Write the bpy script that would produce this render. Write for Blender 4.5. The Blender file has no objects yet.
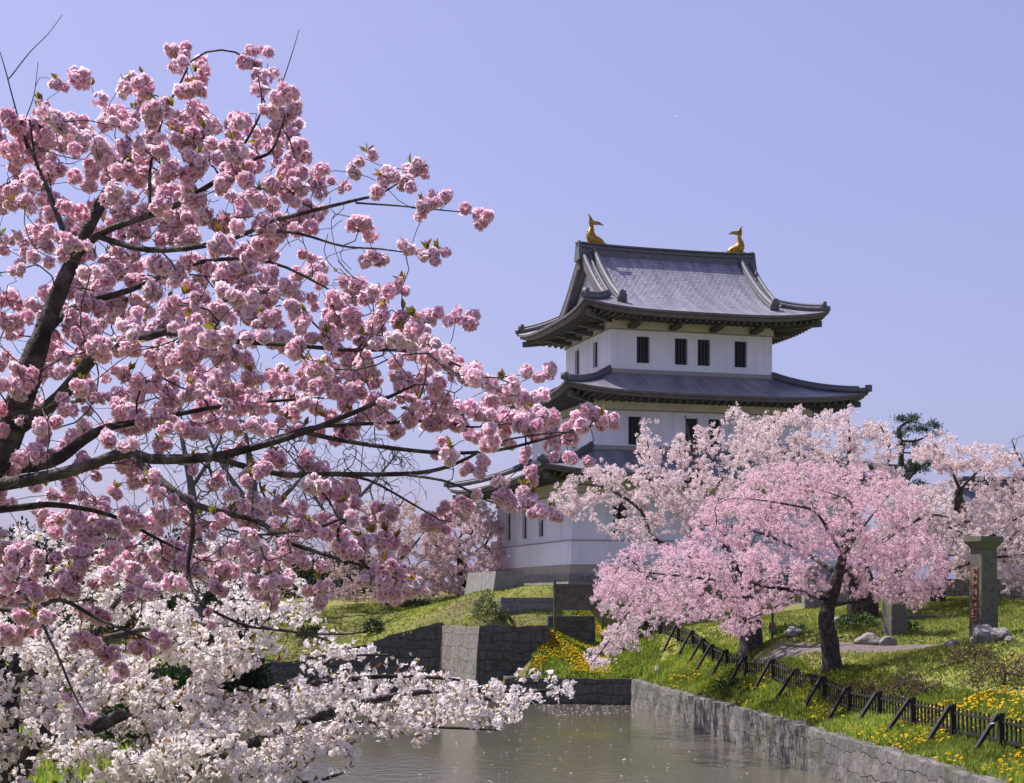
import bpy, bmesh, math, random
import numpy as np
from mathutils import Vector, Matrix, noise

random.seed(7)
rng = np.random.default_rng(11)
S = bpy.context.scene
COL = S.collection
R = math.radians

# ------------------------------------------------------------------ camera, light, exposure
F, H, HY, CX = 1600.0, 4.6, 600.0, 512.0       # focal length in px, eye height above water, horizon row, centre column
cam_d = bpy.data.cameras.new('camera'); cam = bpy.data.objects.new('camera', cam_d); COL.objects.link(cam)
cam.location = (0, 0, H); cam.rotation_euler = (R(90), 0, 0)
cam_d.sensor_width = 36; cam_d.lens = F * 36 / 1024; cam_d.shift_y = (HY - 391.5) / 1024
cam_d.clip_start = .1; cam_d.clip_end = 4000
S.camera = cam
SUN_DIR = Vector((-.83 * math.cos(R(58)), .557 * math.cos(R(58)), math.sin(R(58)))).normalized()
W = bpy.data.worlds.new('World'); S.world = W; W.use_nodes = True
nt = W.node_tree; bg = nt.nodes['Background']
sky = nt.nodes.new('ShaderNodeTexSky'); sky.sky_type = 'NISHITA'; sky.sun_disc = False
sky.sun_elevation = R(58); sky.sun_rotation = math.atan2(SUN_DIR.x, SUN_DIR.y)
sky.air_density = 1.0; sky.dust_density = 2.6; sky.ozone_density = 3.0
tint = nt.nodes.new('ShaderNodeMix'); tint.data_type = 'RGBA'; tint.blend_type = 'MULTIPLY'; tint.inputs[0].default_value = 1
tint.inputs[7].default_value = (1.2, 1.0, 1.1, 1)
flat_mix = nt.nodes.new('ShaderNodeMix'); flat_mix.data_type = 'RGBA'; flat_mix.inputs[0].default_value = .5      # flat lavender mixed in evens the sky out
flat_mix.inputs[7].default_value = (2.4, 2.6, 5.1, 1)
nt.links.new(sky.outputs[0], tint.inputs[6]); nt.links.new(tint.outputs[2], flat_mix.inputs[6]); nt.links.new(flat_mix.outputs[2], bg.inputs[0])
bg.inputs[1].default_value = .0885
sl = bpy.data.lights.new('sun', 'SUN'); sl.energy = 4.2; sl.angle = R(.5); sl.color = (1, .95, .91)
so = bpy.data.objects.new('sun', sl); COL.objects.link(so)
so.rotation_euler = SUN_DIR.to_track_quat('Z', 'Y').to_euler()
S.view_settings.view_transform = 'Standard'; S.view_settings.look = 'None'
S.view_settings.exposure = .8; S.view_settings.gamma = 1
S.render.engine = 'CYCLES'
S.cycles.max_bounces = 6; S.cycles.diffuse_bounces = 3; S.cycles.transmission_bounces = 4; S.cycles.transparent_max_bounces = 4
S.cycles.use_denoising = True

# ------------------------------------------------------------------ helpers
def P(x, y, Y):
    """picture column / row at distance Y -> point in the place"""
    return np.array([(x - CX) * Y / F, Y, H + (HY - y) * Y / F])

def tag(o, label=None, cat=None, group=None, kind=None):
    if label: o['label'] = label
    if cat: o['category'] = cat
    if group: o['group'] = group
    if kind or cat: o['kind'] = kind or 'thing'
    return o

def empty(name, loc=(0, 0, 0), rz=0, label=None, cat=None, group=None):
    o = bpy.data.objects.new(name, None); COL.objects.link(o)
    o.location = loc; o.rotation_euler = (0, 0, rz); o.empty_display_size = .3
    if cat in ('cherry tree', 'bare tree', 'pine tree', 'bush', 'shrub', 'plant', 'sapling'): IN_PLACE.add(o.name)
    return tag(o, label, cat, group)

IN_PLACE = set()                                      # plants are modelled where they stand, their base Empty follows
def link(name, me, mat, parent=None, smooth=False):
    if mat: me.materials.append(mat)
    o = bpy.data.objects.new(name, me); COL.objects.link(o)
    if parent:
        o.parent = parent
        if parent.name in IN_PLACE or (parent.parent and parent.parent.name in IN_PLACE): o.matrix_parent_inverse = Matrix.Translation(-parent.location)
    if smooth: me.polygons.foreach_set('use_smooth', np.ones(len(me.polygons), bool))
    return o

def np_mesh(name, verts, faces, cols=None, uvs=None):
    """verts (n,3), faces (m,k) all of one size"""
    me = bpy.data.meshes.new(name)
    verts = np.asarray(verts, np.float32); faces = np.asarray(faces, np.int32)
    k = faces.shape[1]
    me.vertices.add(len(verts)); me.vertices.foreach_set('co', verts.ravel())
    me.loops.add(faces.size); me.loops.foreach_set('vertex_index', faces.ravel())
    me.polygons.add(len(faces)); me.polygons.foreach_set('loop_start', np.arange(0, faces.size, k, dtype=np.int32))
    me.update(calc_edges=True)
    if cols is not None:
        a = me.color_attributes.new('Col', 'FLOAT_COLOR', 'POINT')
        c = np.ones((len(verts), 4), np.float32); c[:, :3] = cols
        a.data.foreach_set('color', c.ravel())
    if uvs is not None:
        l = me.uv_layers.new(name='UV'); l.data.foreach_set('uv', np.asarray(uvs, np.float32)[faces.ravel()].ravel())
    return me

class MB:
    """collects polygons, builds one mesh"""
    def __init__(s): s.v = []; s.f = []; s.uv = []
    def poly(s, pts, uv=None):
        n = len(s.v); s.v += [tuple(p) for p in pts]; s.f.append(tuple(range(n, n + len(pts))))
        s.uv += list(uv) if uv else [(0, 0)] * len(pts)
    def grid(s, rows, uvrows=None, close=False):
        n = len(s.v); m = len(rows[0])
        for i, r in enumerate(rows):
            s.v += [tuple(p) for p in r]; s.uv += list(uvrows[i]) if uvrows else [(0, 0)] * m
        for i in range(len(rows) - 1):
            for j in range(m if close else m - 1):
                k = (j + 1) % m
                s.f.append((n + i * m + j, n + i * m + k, n + (i + 1) * m + k, n + (i + 1) * m + j))
    def box(s, c, d, rot=None, taper=1.0):
        x, y, z = d[0] / 2, d[1] / 2, d[2] / 2
        p = [Vector((sx * x * (taper if sz > 0 else 1), sy * y * (taper if sz > 0 else 1), sz * z)) for sz in (-1, 1) for sy in (-1, 1) for sx in (-1, 1)]
        if rot is not None: p = [rot @ q for q in p]
        p = [q + Vector(c) for q in p]
        n = len(s.v); s.v += [tuple(q) for q in p]; s.uv += [(0, 0)] * 8
        for f in ((0, 2, 3, 1), (4, 5, 7, 6), (0, 1, 5, 4), (2, 6, 7, 3), (0, 4, 6, 2), (1, 3, 7, 5)): s.f.append(tuple(n + i for i in f))
    def bar(s, a, b, w, t, up=(0, 0, 1)):
        a = Vector(a); b = Vector(b); d = (b - a); L = d.length; d.normalize()
        u = Vector(up); sx = d.cross(u)
        if sx.length < 1e-4: sx = d.cross(Vector((1, 0, 0)))
        sx.normalize(); sy = sx.cross(d)
        s.box((a + b) / 2, (w, L, t), Matrix((sx, d, sy)).transposed())
    def tube(s, pts, rad, k=6, cap=True):
        pts = [Vector(p) for p in pts]; rows = []
        ref = Vector((.31, .17, .93))
        for i, p in enumerate(pts):
            d = (pts[min(i + 1, len(pts) - 1)] - pts[max(i - 1, 0)]).normalized()
            x = d.cross(ref)
            if x.length < .05: x = d.cross(Vector((1, 0, 0)))
            x.normalize(); y = d.cross(x)
            rows.append([p + (x * math.cos(t) + y * math.sin(t)) * rad[i] for t in [2 * math.pi * j / k for j in range(k)]])
        s.grid(rows, close=True)
        if cap:
            s.poly(rows[0][::-1]); s.poly(rows[-1])
    def build(s, name, mat, parent=None, smooth=False, bevel=0):
        me = bpy.data.meshes.new(name); me.from_pydata(s.v, [], s.f); me.update()
        l = me.uv_layers.new(name='UV')
        vi = np.empty(len(me.loops), np.int32); me.loops.foreach_get('vertex_index', vi)
        l.data.foreach_set('uv', np.asarray(s.uv, np.float32)[vi].ravel())
        o = link(name, me, mat, parent, smooth)
        if bevel:
            b = o.modifiers.new('bevel', 'BEVEL'); b.width = bevel; b.segments = 2; b.limit_method = 'ANGLE'
        return o

def fbm(x, y, s, seed=0):
    return noise.fractal(Vector((x * s + seed, y * s - seed, seed * .37)), 1.0, 2.0, 4)

# ------------------------------------------------------------------ materials
def mat(name, base, rough=.8, spec=.3, metal=0, var=None, scale=3, var2=None, scale2=.4, bump=0, bscale=30, detail=6, coords='Object', trans=0, attr=False, contrast=(.3, .7), transcol=None, streak=None):
    m = bpy.data.materials.new(name); m.use_nodes = True
    t = m.node_tree; N = t.nodes; L = t.links
    b = N['Principled BSDF']; out = N['Material Output']
    b.inputs['Roughness'].default_value = rough; b.inputs['Metallic'].default_value = metal
    b.inputs['Specular IOR Level'].default_value = spec
    b.inputs['Base Color'].default_value = (*base, 1)
    tc = N.new('ShaderNodeTexCoord'); co = tc.outputs[coords]
    cur = None
    if attr:
        a = N.new('ShaderNodeVertexColor'); a.layer_name = 'Col'; cur = a.outputs[0]
    def mixn(colour, sc, cur, con):
        n = N.new('ShaderNodeTexNoise'); n.inputs['Scale'].default_value = sc; n.inputs['Detail'].default_value = detail
        L.new(co, n.inputs['Vector'])
        r = N.new('ShaderNodeMapRange'); r.inputs['From Min'].default_value = con[0]; r.inputs['From Max'].default_value = con[1]
        L.new(n.outputs[0], r.inputs[0])
        mx = N.new('ShaderNodeMix'); mx.data_type = 'RGBA'; L.new(r.outputs[0], mx.inputs[0])
        if cur is None: mx.inputs[6].default_value = (*base, 1)
        else: L.new(cur, mx.inputs[6])
        mx.inputs[7].default_value = (*colour, 1)
        return mx.outputs[2]
    if var: cur = mixn(var, scale, cur, contrast)
    if var2: cur = mixn(var2, scale2, cur, (.45, .65))
    if streak:
        mpg = N.new('ShaderNodeMapping'); mpg.inputs['Scale'].default_value = (2.2, 2.2, .16); L.new(co, mpg.inputs[0]); co0 = co; co = mpg.outputs[0]
        cur = mixn(streak, 1.0, cur, (.5, .8)); co = co0
    if cur is not None: L.new(cur, b.inputs['Base Color'])
    if bump:
        n = N.new('ShaderNodeTexNoise'); n.inputs['Scale'].default_value = bscale; n.inputs['Detail'].default_value = 8
        L.new(co, n.inputs['Vector'])
        bp = N.new('ShaderNodeBump'); bp.inputs['Strength'].default_value = bump; bp.inputs['Distance'].default_value = .03
        L.new(n.outputs[0], bp.inputs['Height']); L.new(bp.outputs[0], b.inputs['Normal'])
    if trans:
        tr = N.new('ShaderNodeBsdfTranslucent'); ms = N.new('ShaderNodeMixShader'); ms.inputs[0].default_value = trans
        if transcol is None and cur is not None: L.new(cur, tr.inputs[0])
        else: tr.inputs[0].default_value = (*(transcol or base), 1)
        L.new(b.outputs[0], ms.inputs[1]); L.new(tr.outputs[0], ms.inputs[2]); L.new(ms.outputs[0], out.inputs[0])
    return m

def stone_mat(name, c1, c2, mortar, bw=.7, bh=.42, squash=1.0, distort=.16, moss=None, bump=.9):
    """irregular coursed stone on the wall's own UV (metres)"""
    m = bpy.data.materials.new(name); m.use_nodes = True
    t = m.node_tree; N = t.nodes; L = t.links; b = N['Principled BSDF']
    b.inputs['Roughness'].default_value = .92; b.inputs['Specular IOR Level'].default_value = .2
    tc = N.new('ShaderNodeTexCoord')
    n0 = N.new('ShaderNodeTexNoise'); n0.inputs['Scale'].default_value = 1.1; n0.inputs['Detail'].default_value = 3
    L.new(tc.outputs['UV'], n0.inputs['Vector'])
    sub = N.new('ShaderNodeVectorMath'); sub.operation = 'MULTIPLY_ADD'
    sub.inputs[1].default_value = (distort * 2,) * 3; sub.inputs[2].default_value = (-distort,) * 3
    L.new(n0.outputs['Color'], sub.inputs[0])
    add = N.new('ShaderNodeVectorMath'); add.operation = 'ADD'; L.new(tc.outputs['UV'], add.inputs[0]); L.new(sub.outputs[0], add.inputs[1])
    br = N.new('ShaderNodeTexBrick'); br.inputs['Scale'].default_value = 1
    br.inputs['Brick Width'].default_value = bw; br.inputs['Row Height'].default_value = bh
    br.inputs['Mortar Size'].default_value = .016; br.inputs['Mortar Smooth'].default_value = .6; br.inputs['Bias'].default_value = -.1
    br.inputs['Color1'].default_value = (*c1, 1); br.inputs['Color2'].default_value = (*c2, 1); br.inputs['Mortar'].default_value = (*mortar, 1)
    br.offset_frequency = 2; br.squash = .7; br.squash_frequency = 3
    L.new(add.outputs[0], br.inputs['Vector'])
    n1 = N.new('ShaderNodeTexNoise'); n1.inputs['Scale'].default_value = 5; n1.inputs['Detail'].default_value = 9; n1.inputs['Roughness'].default_value = .65
    L.new(tc.outputs['UV'], n1.inputs['Vector'])
    r1 = N.new('ShaderNodeMapRange'); r1.inputs['From Min'].default_value = .3; r1.inputs['From Max'].default_value = .72
    r1.inputs['To Min'].default_value = .55; r1.inputs['To Max'].default_value = 1.25; L.new(n1.outputs[0], r1.inputs[0])
    mu = N.new('ShaderNodeMix'); mu.data_type = 'RGBA'; mu.blend_type = 'MULTIPLY'; mu.inputs[0].default_value = 1
    L.new(br.outputs['Color'], mu.inputs[6]); L.new(r1.outputs[0], mu.inputs[7])
    cur = mu.outputs[2]
    if moss:
        n2 = N.new('ShaderNodeTexNoise'); n2.inputs['Scale'].default_value = .9; n2.inputs['Detail'].default_value = 7
        L.new(tc.outputs['UV'], n2.inputs['Vector'])
        r2 = N.new('ShaderNodeMapRange'); r2.inputs['From Min'].default_value = .52; r2.inputs['From Max'].default_value = .68; L.new(n2.outputs[0], r2.inputs[0])
        mm = N.new('ShaderNodeMix'); mm.data_type = 'RGBA'; L.new(r2.outputs[0], mm.inputs[0]); L.new(cur, mm.inputs[6]); mm.inputs[7].default_value = (*moss, 1)
        cur = mm.outputs[2]
    L.new(cur, b.inputs['Base Color'])
    ad = N.new('ShaderNodeMath'); ad.operation = 'MULTIPLY_ADD'; ad.inputs[1].default_value = -1.2; L.new(br.outputs['Fac'], ad.inputs[0]); L.new(n1.outputs[0], ad.inputs[2])
    bp = N.new('ShaderNodeBump'); bp.inputs['Strength'].default_value = bump; bp.inputs['Distance'].default_value = .06
    L.new(ad.outputs[0], bp.inputs['Height']); L.new(bp.outputs[0], b.inputs['Normal'])
    return m

def tile_mat(name, c1, c2, c3, rough=.42, bw=.3, bh=.24):
    m = bpy.data.materials.new(name); m.use_nodes = True
    t = m.node_tree; N = t.nodes; L = t.links; b = N['Principled BSDF']
    b.inputs['Roughness'].default_value = rough; b.inputs['Specular IOR Level'].default_value = .5; b.inputs['Metallic'].default_value = .4
    tc = N.new('ShaderNodeTexCoord')
    br = N.new('ShaderNodeTexBrick'); br.inputs['Scale'].default_value = 1
    br.inputs['Brick Width'].default_value = bw; br.inputs['Row Height'].default_value = bh
    br.inputs['Mortar Size'].default_value = .012; br.inputs['Mortar Smooth'].default_value = .5
    br.inputs['Color1'].default_value = (*c1, 1); br.inputs['Color2'].default_value = (*c2, 1); br.inputs['Mortar'].default_value = (*c3, 1)
    L.new(tc.outputs['UV'], br.inputs['Vector'])
    mp = N.new('ShaderNodeMapping'); mp.inputs['Scale'].default_value = (1.6, .16, 1); L.new(tc.outputs['UV'], mp.inputs[0])
    n1 = N.new('ShaderNodeTexNoise'); n1.inputs['Scale'].default_value = 1.3; n1.inputs['Detail'].default_value = 8; L.new(mp.outputs[0], n1.inputs['Vector'])
    r1 = N.new('ShaderNodeMapRange'); r1.inputs['From Min'].default_value = .3; r1.inputs['From Max'].default_value = .7
    r1.inputs['To Min'].default_value = .7; r1.inputs['To Max'].default_value = 1.3; L.new(n1.outputs[0], r1.inputs[0])
    mu = N.new('ShaderNodeMix'); mu.data_type = 'RGBA'; mu.blend_type = 'MULTIPLY'; mu.inputs[0].default_value = 1
    L.new(br.outputs['Color'], mu.inputs[6]); L.new(r1.outputs[0], mu.inputs[7]); L.new(mu.outputs[2], b.inputs['Base Color'])
    bp = N.new('ShaderNodeBump'); bp.inputs['Strength'].default_value = .5; bp.inputs['Distance'].default_value = .02; bp.invert = True
    L.new(br.outputs['Fac'], bp.inputs['Height']); L.new(bp.outputs[0], b.inputs['Normal'])
    return m

M = {}
M['plaster'] = mat('white_plaster', (.84, .83, .92), .85, .2, var=(.79, .78, .87), scale=1.2, var2=(.73, .72, .81), scale2=.35, bump=.08, bscale=14, streak=(.64, .625, .69))
M['cream'] = mat('cream_plaster', (.66, .63, .565), .85, .2, var=(.54, .51, .45), scale=2)
M['trim'] = mat('grey_trim', (.33, .30, .28), .8, .2)
M['timber'] = mat('dark_eave_timber', (.07, .07, .07), .7, .25, var=(.11, .105, .095), scale=5, bump=.2)
M['fascia'] = mat('weathered_eave_edge', (.15, .13, .135), .6, .35, var=(.09, .08, .08), scale=3)
M['roof'] = tile_mat('copper_roof_tiles', (.315, .295, .345), (.23, .225, .275), (.115, .115, .145))
M['ridge'] = mat('ridge_tiles', (.135, .135, .15), .62, .4, .1, var=(.09, .095, .11), scale=4, bump=.15, bscale=20)
M['gateroof'] = tile_mat('grey_gate_tiles', (.20, .20, .22), (.16, .16, .18), (.06, .06, .075), .55, .34, 9)
M['gold'] = mat('gilded_bronze', (.50, .29, .05), .5, .5, .6, var=(.22, .115, .02), scale=5, bump=.4, bscale=9)
M['window'] = mat('dark_window', (.014, .016, .02), .35, .4)
M['bars'] = mat('window_bars', (.055, .06, .065), .7, .2)
M['base'] = stone_mat('ashlar_base', (.25, .24, .235), (.20, .195, .19), (.09, .085, .08), 1.0, .5, distort=.03, bump=.4)
M['skirt'] = mat('stone_skirting', (.42, .375, .34), .85, .2, var=(.33, .29, .27), scale=2, bump=.15)
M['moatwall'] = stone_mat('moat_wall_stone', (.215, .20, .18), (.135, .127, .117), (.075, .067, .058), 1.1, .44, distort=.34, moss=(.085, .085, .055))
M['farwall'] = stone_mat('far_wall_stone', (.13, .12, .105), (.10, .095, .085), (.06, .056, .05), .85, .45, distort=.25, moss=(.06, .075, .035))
M['pillar'] = mat('weathered_granite', (.165, .155, .135), .9, .2, var=(.09, .085, .07), scale=6, var2=(.14, .15, .09), scale2=1.6, bump=.5, bscale=22)
M['plaque'] = mat('reddish_board', (.30, .155, .10), .8, .2, var=(.21, .10, .065), scale=5)
M['ink'] = mat('carved_letters', (.06, .035, .03), .9, .1)
M['block'] = mat('pale_cut_stone', (.27, .26, .24), .9, .2, var=(.17, .165, .15), scale=2.5, bump=.4, bscale=12)
M['rock'] = mat('garden_rock', (.27, .25, .235), .9, .2, var=(.15, .14, .13), scale=3, bump=.7, bscale=7)
M['board'] = mat('old_signboard', (.15, .135, .115), .85, .2, var=(.09, .08, .07), scale=4, bump=.3)
M['fence'] = mat('black_stained_wood', (.018, .016, .016), .7, .25, var=(.035, .03, .028), scale=9, bump=.3)
M['bark'] = mat('cherry_bark', (.055, .045, .043), .85, .3, var=(.15, .13, .125), scale=16, var2=(.022, .018, .018), scale2=7, bump=1.0, bscale=34, contrast=(.45, .7))
M['bark_far'] = mat('dark_bark', (.042, .034, .030), .9, .2, var=(.10, .085, .075), scale=7, bump=1.0, bscale=12, contrast=(.42, .7))
M['bark_bare'] = mat('grey_bark', (.14, .125, .13), .9, .2, var=(.09, .08, .084), scale=3)
M['petal_pink'] = mat('double_pink_petals', (.8, .5, .6), .7, .15, attr=True, trans=.55)
M['petal_white'] = mat('white_petals', (.85, .8, .8), .7, .15, attr=True, trans=.4)
M['petal_rose'] = mat('rose_petals', (.8, .5, .6), .7, .15, attr=True, trans=.38)
M['leaf'] = mat('bronze_young_leaf', (.2, .15, .04), .5, .35, attr=True, trans=.4)
M['leaf_green'] = mat('green_leaf', (.07, .11, .03), .6, .3, attr=True, trans=.35)
M['needle'] = mat('pine_needles', (.03, .055, .025), .7, .2, attr=True, trans=.15)
M['grass_ground'] = mat('turf', (.145, .175, .035), .95, .1, var=(.21, .20, .06), scale=.9, var2=(.15, .135, .06), scale2=.22, bump=.6, bscale=8)
M['blade'] = mat('grass_blades', (.1, .16, .03), .6, .25, attr=True, trans=.5)
M['yellow'] = mat('dandelion_yellow', (.84, .60, .02), .7, .2, attr=True, trans=.2)
M['path'] = mat('gravel_path', (.18, .15, .14), .95, .1, var=(.11, .095, .085), scale=4, bump=.5, bscale=25)
M['bed'] = mat('moat_bed', (.05, .045, .035), 1, 0)
M['petal_loose'] = mat('loose_petal', (.78, .62, .66), .7, .2, trans=.4)

# water
mw = bpy.data.materials.new('moat_water'); mw.use_nodes = True
t = mw.node_tree; N = t.nodes; L = t.links; b = N['Principled BSDF']
b.inputs['Base Color'].default_value = (.098, .092, .07, 1); b.inputs['Roughness'].default_value = .07; b.inputs['IOR'].default_value = 1.33
b.inputs['Specular IOR Level'].default_value = .5
tc = N.new('ShaderNodeTexCoord'); mp = N.new('ShaderNodeMapping'); mp.inputs['Scale'].default_value = (1, .75, 1); mp.inputs['Rotation'].default_value = (0, 0, R(20))
L.new(tc.outputs['Object'], mp.inputs[0])
n1 = N.new('ShaderNodeTexNoise'); n1.inputs['Scale'].default_value = 2.4; n1.inputs['Detail'].default_value = 5; n1.inputs['Roughness'].default_value = .6; L.new(mp.outputs[0], n1.inputs[0])
n2 = N.new('ShaderNodeTexNoise'); n2.inputs['Scale'].default_value = .16; n2.inputs['Detail'].default_value = 2; L.new(tc.outputs['Object'], n2.inputs[0])
r2 = N.new('ShaderNodeMapRange'); r2.inputs['From Min'].default_value = .35; r2.inputs['From Max'].default_value = .65; r2.inputs['To Min'].default_value = .07; r2.inputs['To Max'].default_value = .34; L.new(n2.outputs[0], r2.inputs[0])
bp = N.new('ShaderNodeBump'); bp.inputs['Distance'].default_value = .12; L.new(r2.outputs[0], bp.inputs['Strength']); L.new(n1.outputs[0], bp.inputs['Height']); L.new(bp.outputs[0], b.inputs['Normal'])
M['water'] = mw

# ------------------------------------------------------------------ terrain
WALL_R = [(10.5, -20), (10.3, 0), (10.0, 15), (9.6, 24), (9.12, 30.6), (8.76, 35.2), (8.1, 42.1), (7.13, 52.3), (5.45, 67.0), (5.25, 70.2)]
WALL_F = [(5.25, 70.2), (2.6, 70.8), (-.3, 71.4), (-.45, 73.6)]
WALL_B = [(-.45, 73.5), (-1.5, 73.5), (-3.45, 78.6)]
WALL_L = [(-3.45, 78.6), (-5.6, 78.9), (-8, 79.2), (-14, 80), (-24, 81), (-44, 82)]
SHORE = [(-44, 66), (-22, 60), (-13, 50), (-8.8, 38), (-6.0, 28), (-3.8, 20), (-1.2, 13), (2.3, 7), (4, 0), (4, -20)]
MOAT = np.array(WALL_R + WALL_F[1:] + WALL_B + WALL_L[1:] + SHORE)

def in_poly(px, py, poly):
    px = np.asarray(px, float); py = np.asarray(py, float); ins = np.zeros(px.shape, bool)
    j = len(poly) - 1
    for i in range(len(poly)):
        xi, yi = poly[i]; xj, yj = poly[j]
        c = ((yi > py) != (yj > py)) & (px < (xj - xi) * (py - yi) / (yj - yi + 1e-12) + xi)
        ins ^= c; j = i
    return ins

def seg_dist(px, py, line):
    d = np.full(np.shape(px), 1e9)
    for (x0, y0), (x1, y1) in zip(line[:-1], line[1:]):
        dx, dy = x1 - x0, y1 - y0
        tt = np.clip(((px - x0) * dx + (py - y0) * dy) / (dx * dx + dy * dy), 0, 1)
        d = np.minimum(d, np.hypot(px - x0 - tt * dx, py - y0 - tt * dy))
    return d

POSTS = [(645, 626, 77), (660, 632, 74.5), (678, 641, 72), (693, 648, 69.5), (704, 657, 66), (713, 664, 63.5), (727, 672, 60.5), (746, 679, 57.5), (773, 683, 54), (797, 696, 50.5), (824, 707, 47.5), (849.5, 714, 45), (879.6, 721, 42.5), (913, 729, 40), (953, 738, 37.7), (1001, 749, 35.3), (1052, 762, 33.2), (1106, 777, 31.6)]
ctrl = []
for x, y in WALL_R: ctrl.append((x + .3, y, 1.1))
for x, y in WALL_F: ctrl.append((x, y + .3, 1.1))
for q in POSTS: ctrl.append(tuple(P(*q)))
for q in [(833, 668, 50), (750, 650, 60), (905, 652, 54), (790, 662, 55), (976, 640, 49), (895, 637, 57), (1010, 606, 66), (930, 607, 68), (860, 626, 66),
          (1020, 652, 45), (1020, 690, 40.5), (960, 692, 43), (900, 690, 45.5), (600, 624, 79), (572, 640, 75.5), (540, 655, 73), (622, 652, 74), (650, 640, 76), (700, 622, 78),
          (515, 629, 75.2), (545, 628, 76), (462, 620, 79.2), (400, 633, 79.6), (356, 648, 79.8), (505, 607, 78), (480, 612, 78.5), (410, 610, 87), (330, 613, 89), (500, 592, 82), (472, 593, 80.5), (440, 600, 92), (815, 690, 48), (870, 668, 50)]:
    ctrl.append(tuple(P(*q)))
ctrl += [(-1.4, 74, 3.3), (0, 74, 3.3), (1.5, 74.3, 3.3), (.8, 72.6, 1.9), (-11, 80, 1.5), (-16, 81, 1.2), (-24, 82, 1.2), (-40, 84, 1.5), (-10, 100, 4.8), (-25, 100, 4.2), (-40, 100, 4), (-18, 90, 3.2),
         (3, 79.6, 5.15), (10, 81.5, 5.2), (18, 84, 5.2), (-2, 95, 5.2), (10, 96, 5.2), (30, 95, 5.2), (30, 84, 5.1), (26, 75, 4.7), (0, 115, 5.2), (25, 120, 5.2),
         (20, 35, 2.7), (20, 25, 2.4), (30, 50, 3.7), (30, 66, 4.4), (15, 10, 1.9), (30, 10, 2.4), (14, -15, 2), (15, 25, 2.0),
         (0, 0, 3.05), (-3, 8, 2.95), (-6, 16, 2.3), (-8.5, 25, 1.9), (-11, 38, 1.6), (-20, 20, 2.6), (-20, 45, 2), (-35, 30, 2.6), (2, -10, 3.1), (-15, 55, 1.5), (-32, 62, 1.7), (-15, 0, 3.1), (-30, 0, 3), (-4, 21, 1.5), (-1.5, 14, 1.9), (2, 7.5, 2.2)]
ctrl = np.array(ctrl, float)
def tps(d): return np.where(d > 1e-9, d * d * np.log(d + 1e-12), 0)
n = len(ctrl); K = tps(np.hypot(ctrl[:, None, 0] - ctrl[None, :, 0], ctrl[:, None, 1] - ctrl[None, :, 1])) + np.eye(n) * .6
Pm = np.c_[np.ones(n), ctrl[:, :2]]; Am = np.block([[K, Pm], [Pm.T, np.zeros((3, 3))]])
wts = np.linalg.solve(Am, np.r_[ctrl[:, 2], 0, 0, 0])
def ground(x, y):
    x = np.asarray(x, float); y = np.asarray(y, float); sh = x.shape
    xf = np.clip(x.ravel(), -45, 34); yf = np.clip(y.ravel(), -18, 122)
    z = np.empty(len(xf))
    for i in range(0, len(xf), 20000):
        s = slice(i, i + 20000)
        z[s] = tps(np.hypot(xf[s, None] - ctrl[None, :, 0], yf[s, None] - ctrl[None, :, 1])) @ wts[:n] + wts[n] + wts[n + 1] * xf[s] + wts[n + 2] * yf[s]
    z = np.clip(z, .5, 5.3)
    near = (xf > -2) & (xf < 14) & (yf < 78)
    if near.any():
        d = np.minimum(seg_dist(xf[near], yf[near], WALL_R), seg_dist(xf[near], yf[near], WALL_F))
        z[near] = np.minimum(z[near], 1.09 + np.maximum(0, d - .5) * 1.05)
    return z.reshape(sh)
def gz(x, y): return float(ground(np.array([x]), np.array([y]))[0])

def spaced(a, b, st, far):
    core = list(np.arange(a, b + 1e-6, st)); s = st; lo = []; hi = []; x = a
    while x > -far: s *= 1.35; x -= s; lo.append(x)
    s = st; x = b
    while x < far: s *= 1.35; x += s; hi.append(x)
    return np.array(lo[::-1] + core + hi)
gx = spaced(-26, 30, .33, 1500); gy = spaced(-6, 100, .33, 1500)
GX, GY = np.meshgrid(gx, gy); GZ = ground(GX, GY)
core = (GX > -26) & (GX < 30) & (GY < 100)
wob = np.array([fbm(a, b_, .55, 3) for a, b_ in zip(GX[core], GY[core])]); GZ[core] += wob * .05
idx = np.arange(GX.size).reshape(GX.shape)
q = np.stack([idx[:-1, :-1], idx[:-1, 1:], idx[1:, 1:], idx[1:, :-1]], -1).reshape(-1, 4)
cxm = GX.ravel()[q].mean(1); cym = GY.ravel()[q].mean(1)
keep = ~(in_poly(cxm, cym, MOAT))
for wl in (WALL_R, WALL_F, WALL_B, WALL_L, SHORE): keep &= seg_dist(cxm, cym, wl) > .28
q = q[keep]; TV = np.c_[GX.ravel(), GY.ravel(), GZ.ravel()]
ed = np.concatenate([q[:, [0, 1]], q[:, [1, 2]], q[:, [2, 3]], q[:, [3, 0]]]); key = np.sort(ed, 1); _, inv, cnt_ = np.unique(key, axis=0, return_inverse=True, return_counts=True)
ed = ed[cnt_[inv.ravel()] == 1]; ed = ed[(np.abs(TV[ed[:, 0], 0]) < 60) & (TV[ed[:, 0], 1] < 110)]           # turn the cut edge down behind the walls
low = TV.copy(); low[:, 2] -= 1.6; nT = len(TV)
me = np_mesh('ground', np.concatenate([TV, low]), np.concatenate([q, np.stack([ed[:, 1], ed[:, 0], ed[:, 0] + nT, ed[:, 1] + nT], 1)]))
tag(link('ground', me, M['grass_ground'], smooth=True), kind='structure')
w = MB(); w.poly([(-60, -30, 0), (14, -30, 0), (14, 90, 0), (-60, 90, 0)]); tag(w.build('water', M['water']), kind='structure')
w = MB(); w.poly([(-60, -30, -.9), (14, -30, -.9), (14, 90, -.9), (-60, 90, -.9)]); tag(w.build('moat_bed', M['bed']), kind='structure')

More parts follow.
